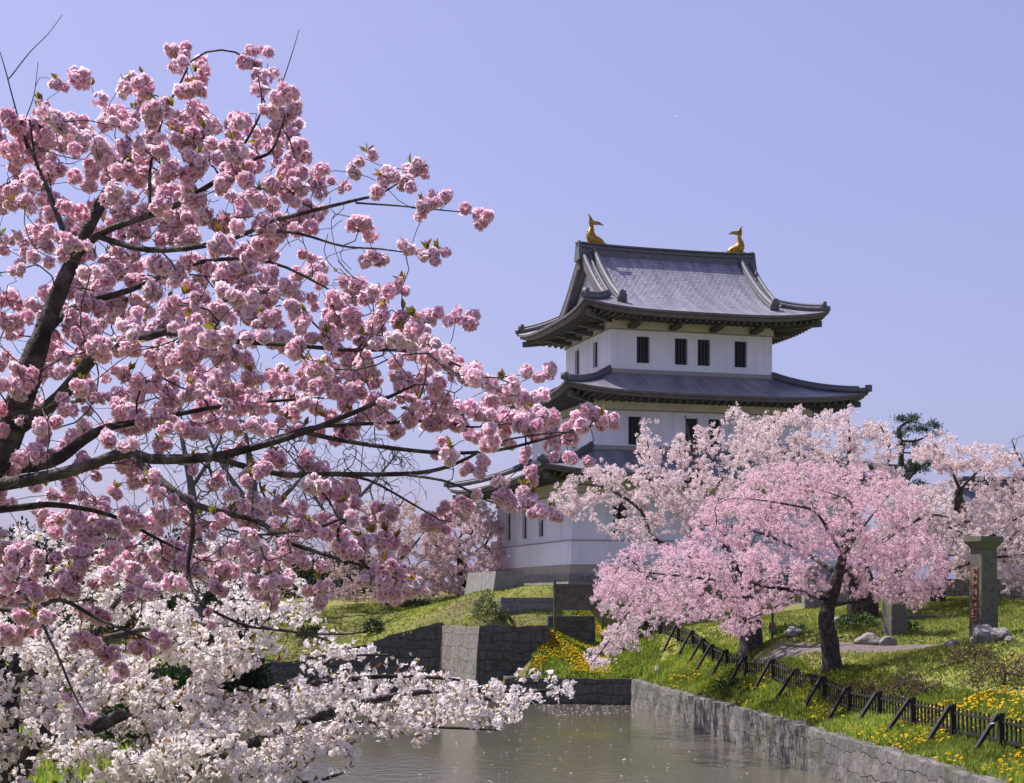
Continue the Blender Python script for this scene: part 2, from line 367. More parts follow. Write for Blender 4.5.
def retaining(name, line, m, label, thick=.5, batter=.18, step=.35, top=None, side=1, lift=.05):
    pts = []; 
    for (x0, y0), (x1, y1) in zip(line[:-1], line[1:]):
        k = max(1, int(math.hypot(x1 - x0, y1 - y0) / step))
        pts += [(x0 + (x1 - x0) * i / k, y0 + (y1 - y0) * i / k) for i in range(k)]
    pts.append(line[-1]); s = 0; rows = [[] for _ in range(8)]; uv = [[] for _ in range(8)]
    for i, (x, y) in enumerate(pts):
        a = pts[max(i - 1, 0)]; c = pts[min(i + 1, len(pts) - 1)]
        dx, dy = c[0] - a[0], c[1] - a[1]; l = math.hypot(dx, dy); nx, ny = -dy / l * side, dx / l * side   # towards the water
        if i: s += math.hypot(x - pts[i - 1][0], y - pts[i - 1][1])
        zt = (top if top is not None else gz(x - nx * .5, y - ny * .5)) + lift + .025 * math.sin(s * 3.1) + .025 * math.sin(s * 7.7) + .03 * fbm(x, y, 1.9, 6)
        for j in range(6):
            f = j / 5; z = -1 + (zt + 1) * f
            o = batter * (1 - f) * (zt + .3) * .5 + (.025 * math.sin(s * 4.3 + j * 2.1) if 0 < j < 5 else 0)
            rows[j].append((x + nx * o, y + ny * o, z)); uv[j].append((s, z))
        rows[6].append((x - nx * thick, y - ny * thick, zt - .01)); uv[6].append((s, zt + thick))
        rows[7].append((x - nx * thick, y - ny * thick, -1)); uv[7].append((s, zt + thick + 2))
    w = MB(); w.grid(rows, uv)
    for k in (0, -1): w.poly([r[k] for r in rows], [u[k] for u in uv])
    return tag(w.build(name, m), label, 'wall')
retaining('moat_wall', WALL_R, M['moatwall'], 'pale grey block stone moat wall curving below the black fence', top=1.08, thick=.65)
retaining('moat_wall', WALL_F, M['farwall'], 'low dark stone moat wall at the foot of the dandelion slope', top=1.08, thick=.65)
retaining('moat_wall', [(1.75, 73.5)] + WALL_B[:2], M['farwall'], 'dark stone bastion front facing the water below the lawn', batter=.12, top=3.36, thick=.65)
retaining('moat_wall', WALL_B[1:], stone_mat('bastion_stone_painted_sun', (.27, .25, .215), (.24, .22, .19), (.17, .155, .13), .9, .6, distort=.2, moss=(.17, .165, .09)), 'sunlit sloping side of the stone bastion with pale flecks', batter=.2, top=3.3, thick=.65)  # paler than the bastion front: sunlight is painted into the stone colour
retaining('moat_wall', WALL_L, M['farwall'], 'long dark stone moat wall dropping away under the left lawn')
retaining('moat_wall', SHORE, M['moatwall'], 'low stone edge of the near bank under the white cherry', lift=.02)

# gravel path, draped on the turf
def drape(name, line, width, m, lift=.035):
    xs = [p[0] for p in line]; ys = [p[1] for p in line]; T = np.linspace(0, len(line) - 1, 60)
    px = np.interp(T, range(len(line)), xs); py = np.interp(T, range(len(line)), ys)
    rows = []
    for i in range(60):
        a = max(i - 1, 0); c = min(i + 1, 59); dx, dy = px[c] - px[a], py[c] - py[a]; l = math.hypot(dx, dy)
        ww = width * (1 + .45 * fbm(px[i], py[i], 1.7, 5))
        cs = np.linspace(-.5, .5, 9)
        X = px[i] - dy / l * cs * ww; Y = py[i] + dx / l * cs * ww; Z = ground(X, Y)
        rows.append([(X[k], Y[k], Z[k] + lift - (.05 if k in (0, 8) else 0)) for k in range(9)])
    w = MB(); w.grid(rows); return tag(w.build(name, m, smooth=True), kind='structure')
PATH = [(9.5, 58.6), (10.3, 57.0), (12, 55.4), (14.2, 53.6), (17, 53), (24, 53.5)]
drape('path', PATH, 2.0, M['path'])

# ------------------------------------------------------------------ castle keep
TH = R(16.5); CO, SI = math.cos(TH), math.sin(TH)
CC = (8.68, 89.88)
keep_o = empty('castle_keep', (CC[0], CC[1], 5.2), TH, 'white three storey castle keep with grey curved roofs and two golden fish on its ridge', 'castle')
Z0 = H - 5.2                                          # heights below are measured from the eye
def sd(k, a, r, z): return ((a, -r), (r, a), (-a, r), (-r, -a))[k] + (z + Z0,)
def front_a(px, A, B):                                # column -> place along a front wall
    fx = CC[0] - A * CO + B * SI; fy = CC[1] - A * SI - B * CO; o = (px - CX) / F
    return (o * fy - fx) / (CO - o * SI) - A
def left_a(px, A, B):
    fx = CC[0] - A * CO + B * SI; fy = CC[1] - A * SI - B * CO; o = (px - CX) / F
    return B - (fx - o * fy) / (SI + o * CO)
tiers = [(7.925, 6.905, 1.8, 6.1), (6.275, 5.255, 7.3, 10.28), (4.715, 3.695, 11.9, 14.85)]   # half width, half depth, wall bottom, wall top

def storey(A, B, z0, z1, band, wins, zb, zt, ww):
    """walls with real window recesses; wins: list per side"""
    w = MB(); dims = [(A, B), (B, A), (A, B), (B, A)]
    for k in range(4):
        Lh, Ph = dims[k]; cuts = sorted(wins[k]); x = -Lh
        def quad(a0, a1, b0, b1): w.poly([sd(k, a0, Ph, b0), sd(k, a1, Ph, b0), sd(k, a1, Ph, b1), sd(k, a0, Ph, b1)])
        quad(-Lh, Lh, z0, zb); quad(-Lh, Lh, zt, z1)
        for c in cuts:
            quad(x, c - ww / 2, zb, zt); x = c + ww / 2
            a0, a1, d = c - ww / 2, c + ww / 2, .22
            w.poly([sd(k, a0, Ph, zb), sd(k, a0, Ph - d, zb), sd(k, a0, Ph - d, zt), sd(k, a0, Ph, zt)])
            w.poly([sd(k, a1, Ph - d, zb), sd(k, a1, Ph, zb), sd(k, a1, Ph, zt), sd(k, a1, Ph - d, zt)])
            w.poly([sd(k, a0, Ph, zb), sd(k, a1, Ph, zb), sd(k, a1, Ph - d, zb), sd(k, a0, Ph - d, zb)])
            w.poly([sd(k, a0, Ph - d, zt), sd(k, a1, Ph - d, zt), sd(k, a1, Ph, zt), sd(k, a0, Ph, zt)])
        quad(x, Lh, zb, zt)
    w.build('wall', M['plaster'], keep_o)
    def side_box(mb, k, a0, a1, r0, r1, b0, b1):
        p = [sd(k, a, r, z) for z in (b0, b1) for a, r in ((a0, r0), (a1, r0), (a1, r1), (a0, r1))]
        for f in ((0, 3, 2, 1), (4, 5, 6, 7), (0, 1, 5, 4), (1, 2, 6, 5), (2, 3, 7, 6), (3, 0, 4, 7)): mb.poly([p[i] for i in f])
    for k in range(4):
        Lh, Ph = dims[k]
        for c in wins[k]:
            m_ = MB(); side_box(m_, k, c - ww / 2 + .004, c + ww / 2 - .004, Ph - .214, Ph - .18, zb + .004, zt - .004); wo = m_.build('window', M['window'], keep_o)
            m_ = MB()
            for i in range(4): 
                a = c - ww / 2 + ww * (i + .5) / 4; side_box(m_, k, a - .045, a + .045, Ph - .176, Ph - .10, zb + .006, zt - .006)
            m_.build('bars', M['bars'], wo)
            m_ = MB(); e = .09
            for a0, a1, b0, b1 in ((c - ww / 2 - e, c - ww / 2, zb - e, zt + e), (c + ww / 2, c + ww / 2 + e, zb - e, zt + e), (c - ww / 2 + .003, c + ww / 2 - .003, zt, zt + e), (c - ww / 2 + .003, c + ww / 2 - .003, zb - e, zb)):
                side_box(m_, k, a0, a1, Ph + .002, Ph + .035, b0, b1)
            m_.build('frame', M['plaster'], wo)
    # cream frieze beam under the eaves and a thin grey moulding below it
    f_ = MB(); g_ = MB()
    for k in range(4):
        Lh, Ph = dims[k]
        e = .06 if k % 2 == 0 else .055
        side_box(f_, k, -Lh - e, Lh + e, Ph + .001, Ph + e, band, z1 + .3)
        side_box(g_, k, -Lh - e - .04, Lh + e + .04, Ph + .001, Ph + e + .04, band - .06, band - .002)
    f_.build('frieze', M['cream'], keep_o); g_.build('moulding', M['trim'], keep_o)
    return side_box

A1, B1, _, _ = tiers[0]; A2, B2, _, _ = tiers[1]; A3, B3, _, _ = tiers[2]
sb = storey(A1, B1, 1.8, 6.1, 5.45, [[front_a(620, A1, B1), front_a(620, A1, B1) + 4.2, front_a(620, A1, B1) + 8.4], [-3, 0, 3], [-3, 3], [left_a(525, A1, B1), left_a(541.5, A1, B1), -4.4]], 3.4, 5.0, .8)
storey(A2, B2, 7.3, 10.28, 9.95, [[front_a(p_, A2, B2) for p_ in (634.5, 691.5, 714.5, 770)], [-2, 1.2], [-3, 3], [left_a(552, A2, B2), left_a(574, A2, B2)]], 8.12, 9.6, .72)
storey(A3, B3, 11.9, 14.85, 14.45, [[front_a(p_, A3, B3) for p_ in (643, 681, 703.7, 740.5)], [-1.4, 1.4], [-2, 2], [left_a(577.5, A3, B3), left_a(595.7, A3, B3)]], 12.66, 14.08, .74)
# lower wall of the first storey stands proud: dado ledge, skirting, stone base
w = MB(); g = MB(); s_ = MB()
for k in range(4):
    Lh, Ph = ((A1, B1), (B1, A1))[k % 2]; e = .10 if k % 2 == 0 else .096
    sb(w, k, -Lh - e, Lh + e, Ph + .001, Ph + e, 1.81, 3.0)
    sb(g, k, -Lh - e - .03, Lh + e + .03, Ph + .001, Ph + e + .03, 3.003, 3.06)
    sb(s_, k, -Lh - e - .02, Lh + e + .02, Ph + .001, Ph + e + .02, 1.33, 1.805)
w.build('dado', M['plaster'], keep_o); g.build('ledge', M['trim'], keep_o); s_.build('skirting', M['skirt'], keep_o)
w = MB()
for k in range(4):
    Lh, Ph = ((A1, B1), (B1, A1))[k % 2]
    rows = []; uv = []
    for zz, o in ((1.328, .12), (1.326, .2), (.6, .38), (-.6, .7)):
        rows.append([sd(k, a * (Lh + o), Ph + o, zz) for a in np.linspace(-1, 1, 17)]); uv.append([(a * (Lh + o) + k * 3, zz) for a in np.linspace(-1, 1, 17)])
    w.grid(rows, uv)
w.build('stone_base', M['base'], keep_o)

def lift_f(s): return abs(s) ** 3.6
def skirt_roof(A, B, o, Ai, Bi, ze, zt, zs, lift):
    top = MB(); eave = MB(); raf = MB(); dims = [(A, B, Ai, Bi), (B, A, Bi, Ai)] * 2; na, nd = 28, 8
    for k in range(4):
        Lh, Ph, Li, Pi = dims[k]; run = Ph + o - Pi; rl = Lh + o - Li
        rows = []; uv = []
        for j in range(nd + 1):
            f = j / nd; hl = Lh + o - rl * f; pr = Ph + o - run * f
            zz = ze + (zt - ze) * (.55 * f + .45 * f * f)
            ss = np.linspace(-1, 1, na + 1)
            rows.append([sd(k, s * hl, pr, zz + lift * lift_f(s) * (1 - f) ** 1.6) for s in ss]); uv.append([(s * hl, f * run * 1.08) for s in ss])
        top.grid(rows, uv)
        er = []
        for dp, dz in ((0, 0), (.0, -.11), (-.13, -.11), (-.15, -.27), (-.32, -.28)):
            er.append([sd(k, s * (Lh + o + dp), Ph + o + dp, ze + dz + lift * lift_f(s)) for s in np.linspace(-1, 1, na + 1)])
        er.append([sd(k, s * (Lh + .07), Ph + .07, zs) for s in np.linspace(-1, 1, na + 1)])
        eave.grid(er)
        n_r = int(2 * (Lh + o - .4) / .42)
        for i in range(n_r + 1):
            a = -(Lh + o - .4) + 2 * (Lh + o - .4) * i / n_r; s = a / (Lh + o)
            inn = max(Ph + .08, Ph + (abs(a) - Lh)); out = Ph + o - .34
            if out - inn < .3: continue
            fi = (inn - Ph) / o
            zi = zs - .02 + (ze - .32 - zs + lift * lift_f(s)) * fi; zo = ze - .35 + lift * lift_f(s)
            raf.bar(sd(k, a, inn, zi), sd(k, a, out, zo), .12, .13)
    r = top.build('roof', M['roof'], keep_o, True)
    eave.build('eave_edge', M['fascia'], r); raf.build('rafters', M['timber'], r); 
    rg = []
    for sx in (-1, 1):
        for sy in (-1, 1):
            pts = []; 
            for j in range(11):
                f = j / 10; pts.append((sx * (A + o + .02 - (A + o - Ai) * f), sy * (B + o + .02 - (B + o - Bi) * f), ze + (zt - ze) * (.55 * f + .45 * f * f) + lift * (1 - f) ** 1.6 + .12 + Z0))
            m_ = MB(); m_.tube(pts, [.15] * 11, 8); m_.tube([(p[0], p[1], p[2] + .15) for p in pts[1:]], [.085] * 10, 6)
            m_.box((pts[0][0], pts[0][1], pts[0][2] + .1), (.3, .3, .34), Matrix.Rotation(math.atan2(sy, sx), 3, 'Z'))
            m_.build('corner_ridge', M['ridge'], r, True)
            # hip beam under the corner
            m_ = MB(); m_.bar((sx * A, sy * B, zs - .05 + Z0), (sx * (A + o - .3), sy * (B + o - .3), ze - .52 + lift * .8 + Z0), .24, .28); m_.build('hip_beam', M['timber'], r)
    return r
r1 = skirt_roof(A1, B1, 2.4, A2, B2, 6.28, 7.9, 6.16, .45)
r2 = skirt_roof(A2, B2, 2.22, A3, B3, 10.62, 12.15, 10.42, .42)
# copper flashing where the lower roofs meet the walls
for (A, B, zz) in ((A3, B3, 12.1), (A2, B2, 7.85)):
    m_ = MB()
    for k in range(4):
        Lh, Ph = ((A, B), (B, A))[k % 2]; e = .12 if k % 2 == 0 else .115
        sb(m_, k, -Lh - e, Lh + e, Ph + .002, Ph + e, zz - .1, zz + .2)
    m_.build('flashing', M['trim'], keep_o)

# top roof: hip and gable
o3 = 2.27; ZE, ZR = 15.12, 19.35; EW, ED = A3 + o3, B3 + o3; GU = A3 + .42; DG = EW - GU; LIFT3 = .45
def prof(d):
    f = d / ED; return ZE + (ZR - ZE) * (.44 * f + .56 * f * f)
top = MB(); eave = MB(); raf = MB(); na = 32
for k in (0, 2):
    rows = []; uv = []
    for d in list(np.linspace(0, DG, 7)) + list(np.linspace(DG, ED, 14))[1:]:
        hl = EW - d if d < DG else GU
        rows.append([sd(k, s * hl, ED - d, prof(d) + LIFT3 * lift_f(s) * max(0, 1 - d / 2.6) ** 1.6) for s in np.linspace(-1, 1, na + 1)])
        uv.append([(s * hl, d * 1.2) for s in np.linspace(-1, 1, na + 1)])
    top.grid(rows, uv)
for k in (1, 3):
    rows = []; uv = []
    for d in np.linspace(0, DG + .75, 9):
        hl = ED - d
        rows.append([sd(k, s * hl, EW - d, prof(d) + LIFT3 * lift_f(s) * max(0, 1 - d / 2.6) ** 1.6 - (.01 if d > DG else 0)) for s in np.linspace(-1, 1, na + 1)])
        uv.append([(s * hl, d * 1.2) for s in np.linspace(-1, 1, na + 1)])
    top.grid(rows, uv)
zs3 = 14.95
for k in range(4):
    Lh, Ph = ((A3, B3), (B3, A3))[k % 2]; er = []
    for dp, dz in ((0, 0), (0, -.13), (-.13, -.13), (-.15, -.32), (-.34, -.33)):
        er.append([sd(k, s * (Lh + o3 + dp), Ph + o3 + dp, ZE + dz + LIFT3 * lift_f(s)) for s in np.linspace(-1, 1, na + 1)])
    er.append([sd(k, s * (Lh + .07), Ph + .07, zs3) for s in np.linspace(-1, 1, na + 1)])
    eave.grid(er)
    n_r = int(2 * (Lh + o3 - .4) / .36)
    for i in range(n_r + 1):
        a = -(Lh + o3 - .4) + 2 * (Lh + o3 - .4) * i / n_r; s = a / (Lh + o3)
        inn = max(Ph + .08, Ph + abs(a) - Lh); out = Ph + o3 - .34
        if out - inn < .3: continue
        fi = (inn - Ph) / o3
        raf.bar(sd(k, a, inn, zs3 - .02 + (ZE - .36 - zs3 + LIFT3 * lift_f(s)) * fi), sd(k, a, out, ZE - .40 + LIFT3 * lift_f(s)), .12, .13)
roof3 = top.build('roof', M['roof'], keep_o, True)
eave.build('eave_edge', M['fascia'], roof3); raf.build('rafters', M['timber'], roof3)
# boat-shaped brackets under the eaves
for (A, B, zs, cnt) in ((A3, B3, 14.85, 4), (A2, B2, 10.28, 0)):
    for k in range(4):
        Lh, Ph = ((A, B), (B, A))[k % 2]
        for i in range(cnt):
            a = -Lh + 2 * Lh * (i + .5) / cnt
            m_ = MB(); m_.bar(sd(k, a, Ph + .06, zs - .28), sd(k, a, Ph + .95, zs - .22), .42, .2); m_.bar(sd(k, a, Ph + .95, zs - .2), sd(k, a, Ph + 1.5, zs - .13), .34, .14)
            m_.build('bracket', M['timber'], keep_o)
for sx in (-1, 1):
    # gable wall, bargeboard, verge rolls
    vs = np.linspace(-(ED - DG - .25), ED - DG - .25, 25)
    m_ = MB(); x_ = sx * (A3 - .25)
    base = prof(DG + .7) - .15
    pts = [(x_, v, max(prof(ED - abs(v)) - .2, base) + Z0) for v in vs]
    for p_, q_ in zip(pts[:-1], pts[1:]): m_.poly([(p_[0], p_[1], base + Z0), (q_[0], q_[1], base + Z0), q_, p_])
    m_.build('gable_wall', M['plaster'], roof3)
    m_ = MB(); vs = np.linspace(-(ED - DG), ED - DG, 33)
    for dx0, dx1, t0, t1 in ((.0, -.14, .03, -.5), (-.14, -.4, -.12, -.30)):
        rows = [[(sx * (GU + dx0), v, prof(ED - abs(v)) + t0 + Z0) for v in vs], [(sx * (GU + dx0), v, prof(ED - abs(v)) + t1 + Z0) for v in vs],
                [(sx * (GU + dx1), v, prof(ED - abs(v)) + t1 + Z0) for v in vs], [(sx * (GU + dx1), v, prof(ED - abs(v)) + t0 + Z0) for v in vs]]
        m_.grid(rows)
    m_.build('bargeboard', M['fascia'], roof3)
    m_ = MB(); m_.box((sx * (GU + .05), 0, ZR - .75 + Z0), (.12, .5, .7), taper=.5); m_.build('gable_pendant', M['timber'], roof3)
    for sy in (-1, 1):
        for xo, rr, d0, nm in ((GU - .1, .12, DG - .1, 'verge_roll'), (A3 - .32, .15, 1.3, 'descending_ridge')):
            ds = np.linspace(d0, ED - .1, 16)
            pts = [(sx * xo, sy * (ED - d), prof(d) + .1 + Z0) for d in ds]
            m_ = MB(); m_.tube(pts, [rr] * 16, 8)
            if nm == 'descending_ridge':
                m_.tube([(p[0], p[1], p[2] + .2) for p in pts], [.14] * 16, 8)
                m_.box((pts[0][0], pts[0][1], pts[0][2] + .16), (.5, .16, .46)); m_.tube([(pts[0][0], pts[0][1] - sy * .02, pts[0][2] + .38), (pts[0][0], pts[0][1] + sy * .16, pts[0][2] + .38)], [.2, .2], 10)
            else: m_.tube([(p[0] - sx * .34, p[1], p[2] - .02) for p in pts[2:]], [.08] * 14, 6)
            m_.build(nm, M['ridge'], roof3, True)
        pts = []
        for d in np.linspace(-.03, DG + .25, 10): pts.append((sx * (EW - d), sy * (ED - d), prof(d) + LIFT3 * max(0, 1 - d / 2.6) ** 1.6 + .12 + Z0))
        m_ = MB(); m_.tube(pts, [.16] * 10, 8); m_.tube([(p[0], p[1], p[2] + .17) for p in pts[1:]], [.1] * 9, 6)
        m_.box((pts[1][0], pts[1][1], pts[1][2] + .17), (.26, .3, .42), Matrix.Rotation(math.atan2(sy, sx), 3, 'Z')); m_.build('corner_ridge', M['ridge'], roof3, True)
        m_ = MB(); m_.bar((sx * A3, sy * B3, zs3 - .05 + Z0), (sx * (EW - .3), sy * (ED - .3), ZE - .58 + LIFT3 * .8 + Z0), .24, .3); m_.build('hip_beam', M['timber'], roof3)
# main ridge in courses, gently rising to the ends
m_ = MB(); xs = np.linspace(-GU - .02, GU + .02, 21)
for hw, z0_, z1_ in ((.34, -.45, -.06), (.27, -.06, .0), (.32, .0, .16), (.25, .16, .21), (.36, .21, .3)):
    up = [.1 * abs(x / GU) ** 3 for x in xs]
    rows = [[(x, -hw, ZR + z0_ + u + Z0) for x, u in zip(xs, up)], [(x, -hw, ZR + z1_ + u + Z0) for x, u in zip(xs, up)], [(x, hw, ZR + z1_ + u + Z0) for x, u in zip(xs, up)], [(x, hw, ZR + z0_ + u + Z0) for x, u in zip(xs, up)]]
    m_.grid(rows)
    for e in (0, -1): m_.poly([r_[e] for r_ in rows])
m_.build('main_ridge', M['ridge'], roof3)
for sx in (-1, 1):
    m_ = MB(); m_.box((sx * (GU + .1), 0, ZR - .1 + Z0), (.2, .9, 1.0), taper=.62); m_.tube([(sx * (GU + .1), 0, ZR + .38 + Z0), (sx * (GU + .1), 0, ZR + .52 + Z0)], [.2, .1], 8); m_.build('ridge_end_tile', M['ridge'], roof3)

def fish(sx):
    """gilded roof fish: head low and facing inward, body arching up, forked tail on top"""
    m_ = MB(); X0 = sx * (A3 - .35)
    cl = [(-.60, .16), (-.42, .22), (-.15, .3), (.06, .45), (.13, .68), (.13, .9), (.10, 1.08), (.08, 1.22)]
    rad = [(.12, .14), (.27, .22), (.36, .28), (.35, .27), (.28, .22), (.21, .16), (.17, .11), (.13, .06)]
    rows = []
    for i, (u, z) in enumerate(cl):
        a = cl[max(i - 1, 0)]; c = cl[min(i + 1, 7)]; du, dz = c[0] - a[0], c[1] - a[1]; l = math.hypot(du, dz); nu, nz = -dz / l, du / l
        rows.append([(X0 + sx * (u + nu * rad[i][0] * math.cos(t_)), rad[i][1] * math.sin(t_), ZR + .32 + .78 * (z + nz * rad[i][0] * math.cos(t_)) + Z0) for t_ in [2 * math.pi * j / 10 for j in range(10)]])
    m_.grid(rows, close=True); m_.poly(rows[0][::-1]); m_.poly(rows[-1])
    b_ = m_.build('roof_fish', M['gold'], keep_o, True)
    def plate(poly, th, nm):
        q = MB(); f_ = [(X0 + sx * u, -th, ZR + .32 + .78 * z + Z0) for u, z in poly]; g_ = [(X0 + sx * u, th, ZR + .32 + .78 * z + Z0) for u, z in poly]
        q.poly(f_); q.poly(g_[::-1])
        for i in range(len(poly)): j = (i + 1) % len(poly); q.poly([f_[i], f_[j], g_[j], g_[i]])
        q.build(nm, M['gold'], b_)
    plate([(-.02, 1.2), (.0, 1.42), (-.28, 1.46), (-.62, 1.44), (-.34, 1.66), (.0, 1.72), (.12, 1.95), (.28, 2.2), (.22, 1.9), (.24, 1.55), (.16, 1.2)], .05, 'tail_fin')
    plate([(.30, .35), (.42, .5), (.36, .56), (.42, .72), (.33, .78), (.36, .95), (.26, .98), (.22, .8), (.26, .6)], .03, 'back_fin')
    plate([(-.72, 0), (.4, 0), (.34, .12), (-.6, .12)], .3, 'fish_plinth')
fish(-1); fish(1)

# ------------------------------------------------------------------ gate house on the right, far ground walls, blocks
go = empty('gate_house', (34.0, 93, 4.55), R(9), 'grey tiled gate house roof behind the pale cherries on the right edge', 'gate house')
w = MB(); w.box((0, 0, 1.6), (15, 5.2, 3.2)); w.build('wall', M['plaster'], go)
w = MB()
for sy in (-1, 1):
    rows = []; uv = []
    for j in range(9):
        f = j / 8; rows.append([(x, sy * (4.3 * (1 - f)), 2.95 + 3.7 * (.75 * f + .25 * f * f)) for x in np.linspace(-8.6, 8.6, 9)]); uv.append([(x, f * 5.2) for x in np.linspace(-8.6, 8.6, 9)])
    w.grid(rows, uv)
gr = w.build('roof', M['gateroof'], go, True)
w = MB()
for hw, a, b_ in ((.34, 6.5, 6.85), (.26, 6.85, 6.95), (.36, 6.95, 7.12)): w.box((0, 0, (a + b_) / 2), (17.4, hw * 2, b_ - a))
w.build('ridge', M['ridge'], gr)
w = MB()
for sy in (-1, 1): w.box((0, sy * 4.24, 2.8), (17.1, .12, .26))
w.build('eave_edge', M['fascia'], gr)

def block(name, m, label, cat, pts_b, pts_t, z0, z1, bevel=.04):
    w = MB(); b_ = [(x, y, z0) for x, y in pts_b]; t_ = [(x, y, z1) for x, y in pts_t]; n_ = len(b_)
    w.poly(b_[::-1]); w.poly(t_, [(x, y) for x, y in pts_t])
    s = 0
    for i in range(n_):
        j = (i + 1) % n_; l = math.hypot(b_[j][0] - b_[i][0], b_[j][1] - b_[i][1])
        w.poly([b_[i], b_[j], t_[j], t_[i]], [(s, z0), (s + l, z0), (s + l, z1), (s, z1)]); s += l
    return tag(w.build(name, m, None, False, bevel), label, cat)
def rect(x, y, lx, ly, ang=TH):
    c, s = math.cos(ang), math.sin(ang); return [(x + a * c - b_ * s, y + a * s + b_ * c) for a, b_ in ((-lx / 2, -ly / 2), (lx / 2, -ly / 2), (lx / 2, ly / 2), (-lx / 2, ly / 2))]
block('stone_block', M['block'], 'large pale cut stone block beside the foot of the keep', 'stone', rect(-1.05, 83.2, 1.7, 5.6), rect(-.85, 83.2, 1.5, 5.4), 4.3, 6.05)
block('retaining_wall', M['base'], 'low stone step wall across the lawn behind the round shrub', 'wall', rect(.75, 77.9, 2.9, .7), rect(.75, 77.9, 2.85, .6), 3.4, 4.72)
block('retaining_wall', M['farwall'], 'short dark stone wall under the wooden signboard', 'wall', rect(2.75, 75.0, 2.3, .7, R(6)), rect(2.75, 75.0, 2.2, .6, R(6)), 2.0, 3.85)
block('stone_wall', M['base'], 'long grey stone wall behind the gate pillar across the right lawn', 'wall', rect(24, 74.6, 21, .7, R(2)), rect(24, 74.6, 21, .6, R(2)), 4.0, 5.58)
block('stone_wall', M['pillar'], 'low dark stone slab lying between the two gate pillars', 'wall', rect(16.9, 64, 3.4, .7, R(-2)), rect(16.9, 64, 3.35, .6, R(-2)), 3.0, 3.98)

# wooden signboard on two posts
sg = empty('signboard', (3.1, 74.4, gz(3.1, 74.4)), R(5), 'weathered dark wooden signboard on two posts beside the keep', 'signboard')
z_ = 4.05 - gz(3.1, 74.4)
w = MB(); w.box((0, 0, z_ + .65), (2.15, .07, 1.15)); w.box((0, 0, z_ + 1.27), (2.3, .2, .07)); w.build('board', M['board'], sg, bevel=.01)
for x in (-1.12, 1.12):
    w = MB(); w.box((x, 0, (z_ + 1.5) / 2 - .2), (.11, .11, z_ + 1.9)); w.build('post', M['board'], sg, bevel=.01)

# stone gate pillars
def pillar(x, y, hh, wd, label, plaque, rz):
    z = gz(x, y) - .15
    po = empty('gate_pillar', (x, y, z), rz, label, 'pillar', 'old stone gate pillars')
    w = MB(); w.box((0, 0, hh * .44), (wd, wd, hh * .88), taper=.9); w.build('shaft', M['pillar'], po, bevel=.03)
    w = MB(); a = wd * .45; c = wd * .66
    for z0_, z1_, r0, r1 in ((hh * .88 + .002, hh * .89, a * .95, a), (hh * .89, hh * .955, a, c), (hh * .955, hh, c * 1.02, c * 1.0)):
        rows = [[(sx * r_, sy * r_, zz) for sx, sy in ((-1, -1), (1, -1), (1, 1), (-1, 1))] for r_, zz in ((r0, z0_), (r1, z1_))]
        w.grid(rows, close=True); w.poly(rows[1]); w.poly(rows[0][::-1])
    w.build('capital', M['pillar'], po, bevel=.02)
    if plaque:
        w = MB(); w.box((-wd * .475, -.0, hh * .46), (.07, wd * .36, hh * .5), Matrix.Rotation(R(1.4), 3, 'Y')); pl = w.build('plaque', M['plaque'], po, bevel=.01)
        w = MB(); rr = random.Random(4)
        for i in range(7):
            zc = hh * (.67 - .07 * i)
            for j in range(5):
                hz = rr.random() < .6
                w.box((-wd * .475 - .038 + (hh * .46 - zc) * .0 + math.tan(R(1.4)) * (zc - hh * .46), rr.uniform(-.05, .05), zc + rr.uniform(-.07, .07)), (.012, .15 if hz else .022, .02 if hz else .13), Matrix.Rotation(R(rr.uniform(-20, 20)), 3, 'X'))
        w.build('lettering', M['ink'], pl)
    return po
pillar(14.5, 49.2, 3.28, .64, 'tall stone gate pillar with flared cap and reddish name board', True, R(22))
pillar(13.75, 57.5, 3.2, .70, 'stone gate pillar half hidden under the pink tree', False, R(20))

def rock(x, y, sx, sy, sz, label, seed):
    bm = bmesh.new(); bmesh.ops.create_icosphere(bm, subdivisions=3, radius=1)
    for v in bm.verts:
        q_ = v.co * 1.3 + Vector((seed * 3.1, seed, 0)); v.co *= 1 + .35 * noise.noise(q_) + .12 * noise.noise(q_ * 3)
        v.co = Vector((v.co.x * sx, v.co.y * sy, v.co.z * sz))
    me = bpy.data.meshes.new('rock'); bm.to_mesh(me); bm.free()
    o = link('rock', me, M['rock'], None, False); o.location = (x, y, gz(x, y) + sz * .25); o.rotation_euler = (0, 0, seed)
    return tag(o, label, 'rock', 'garden rocks')
for (px_, py_, Y_, a, b_, c, lb, sd_) in ((984, 637, 48, .42, .4, .38, 'pale pointed rock leaning at the foot of the tall pillar', 1), (998, 636, 47.8, .5, .36, .3, 'dark flat rock beside the tall gate pillar', 2.2),
        (955, 644, 49, .32, .25, .14, 'small flat grey stone in the grass left of the tall pillar', 3.3), (1010, 640, 47, .16, .14, .12, 'small pale stone right of the pillar rocks', 4.1),
        (870, 640, 56, .5, .4, .3, 'mossy round rock beside the hidden pillar', 5.7), (888, 641, 55.5, .32, .25, .26, 'grey upright stone at the foot of the hidden pillar', 6.4), (794, 640, 60, .4, .3, .26, 'low stone on the turf between the two tree trunks', 7.2),
        (843, 628, 63, .55, .4, .35, 'large rock in the shade behind the pink tree trunk', 8.9), (737, 667, 61, .3, .3, .16, 'small stone in weeds by the fence corner', 9.5)):
    p_ = P(px_, py_, Y_); rock(p_[0], p_[1], a, b_, c, lb, sd_)

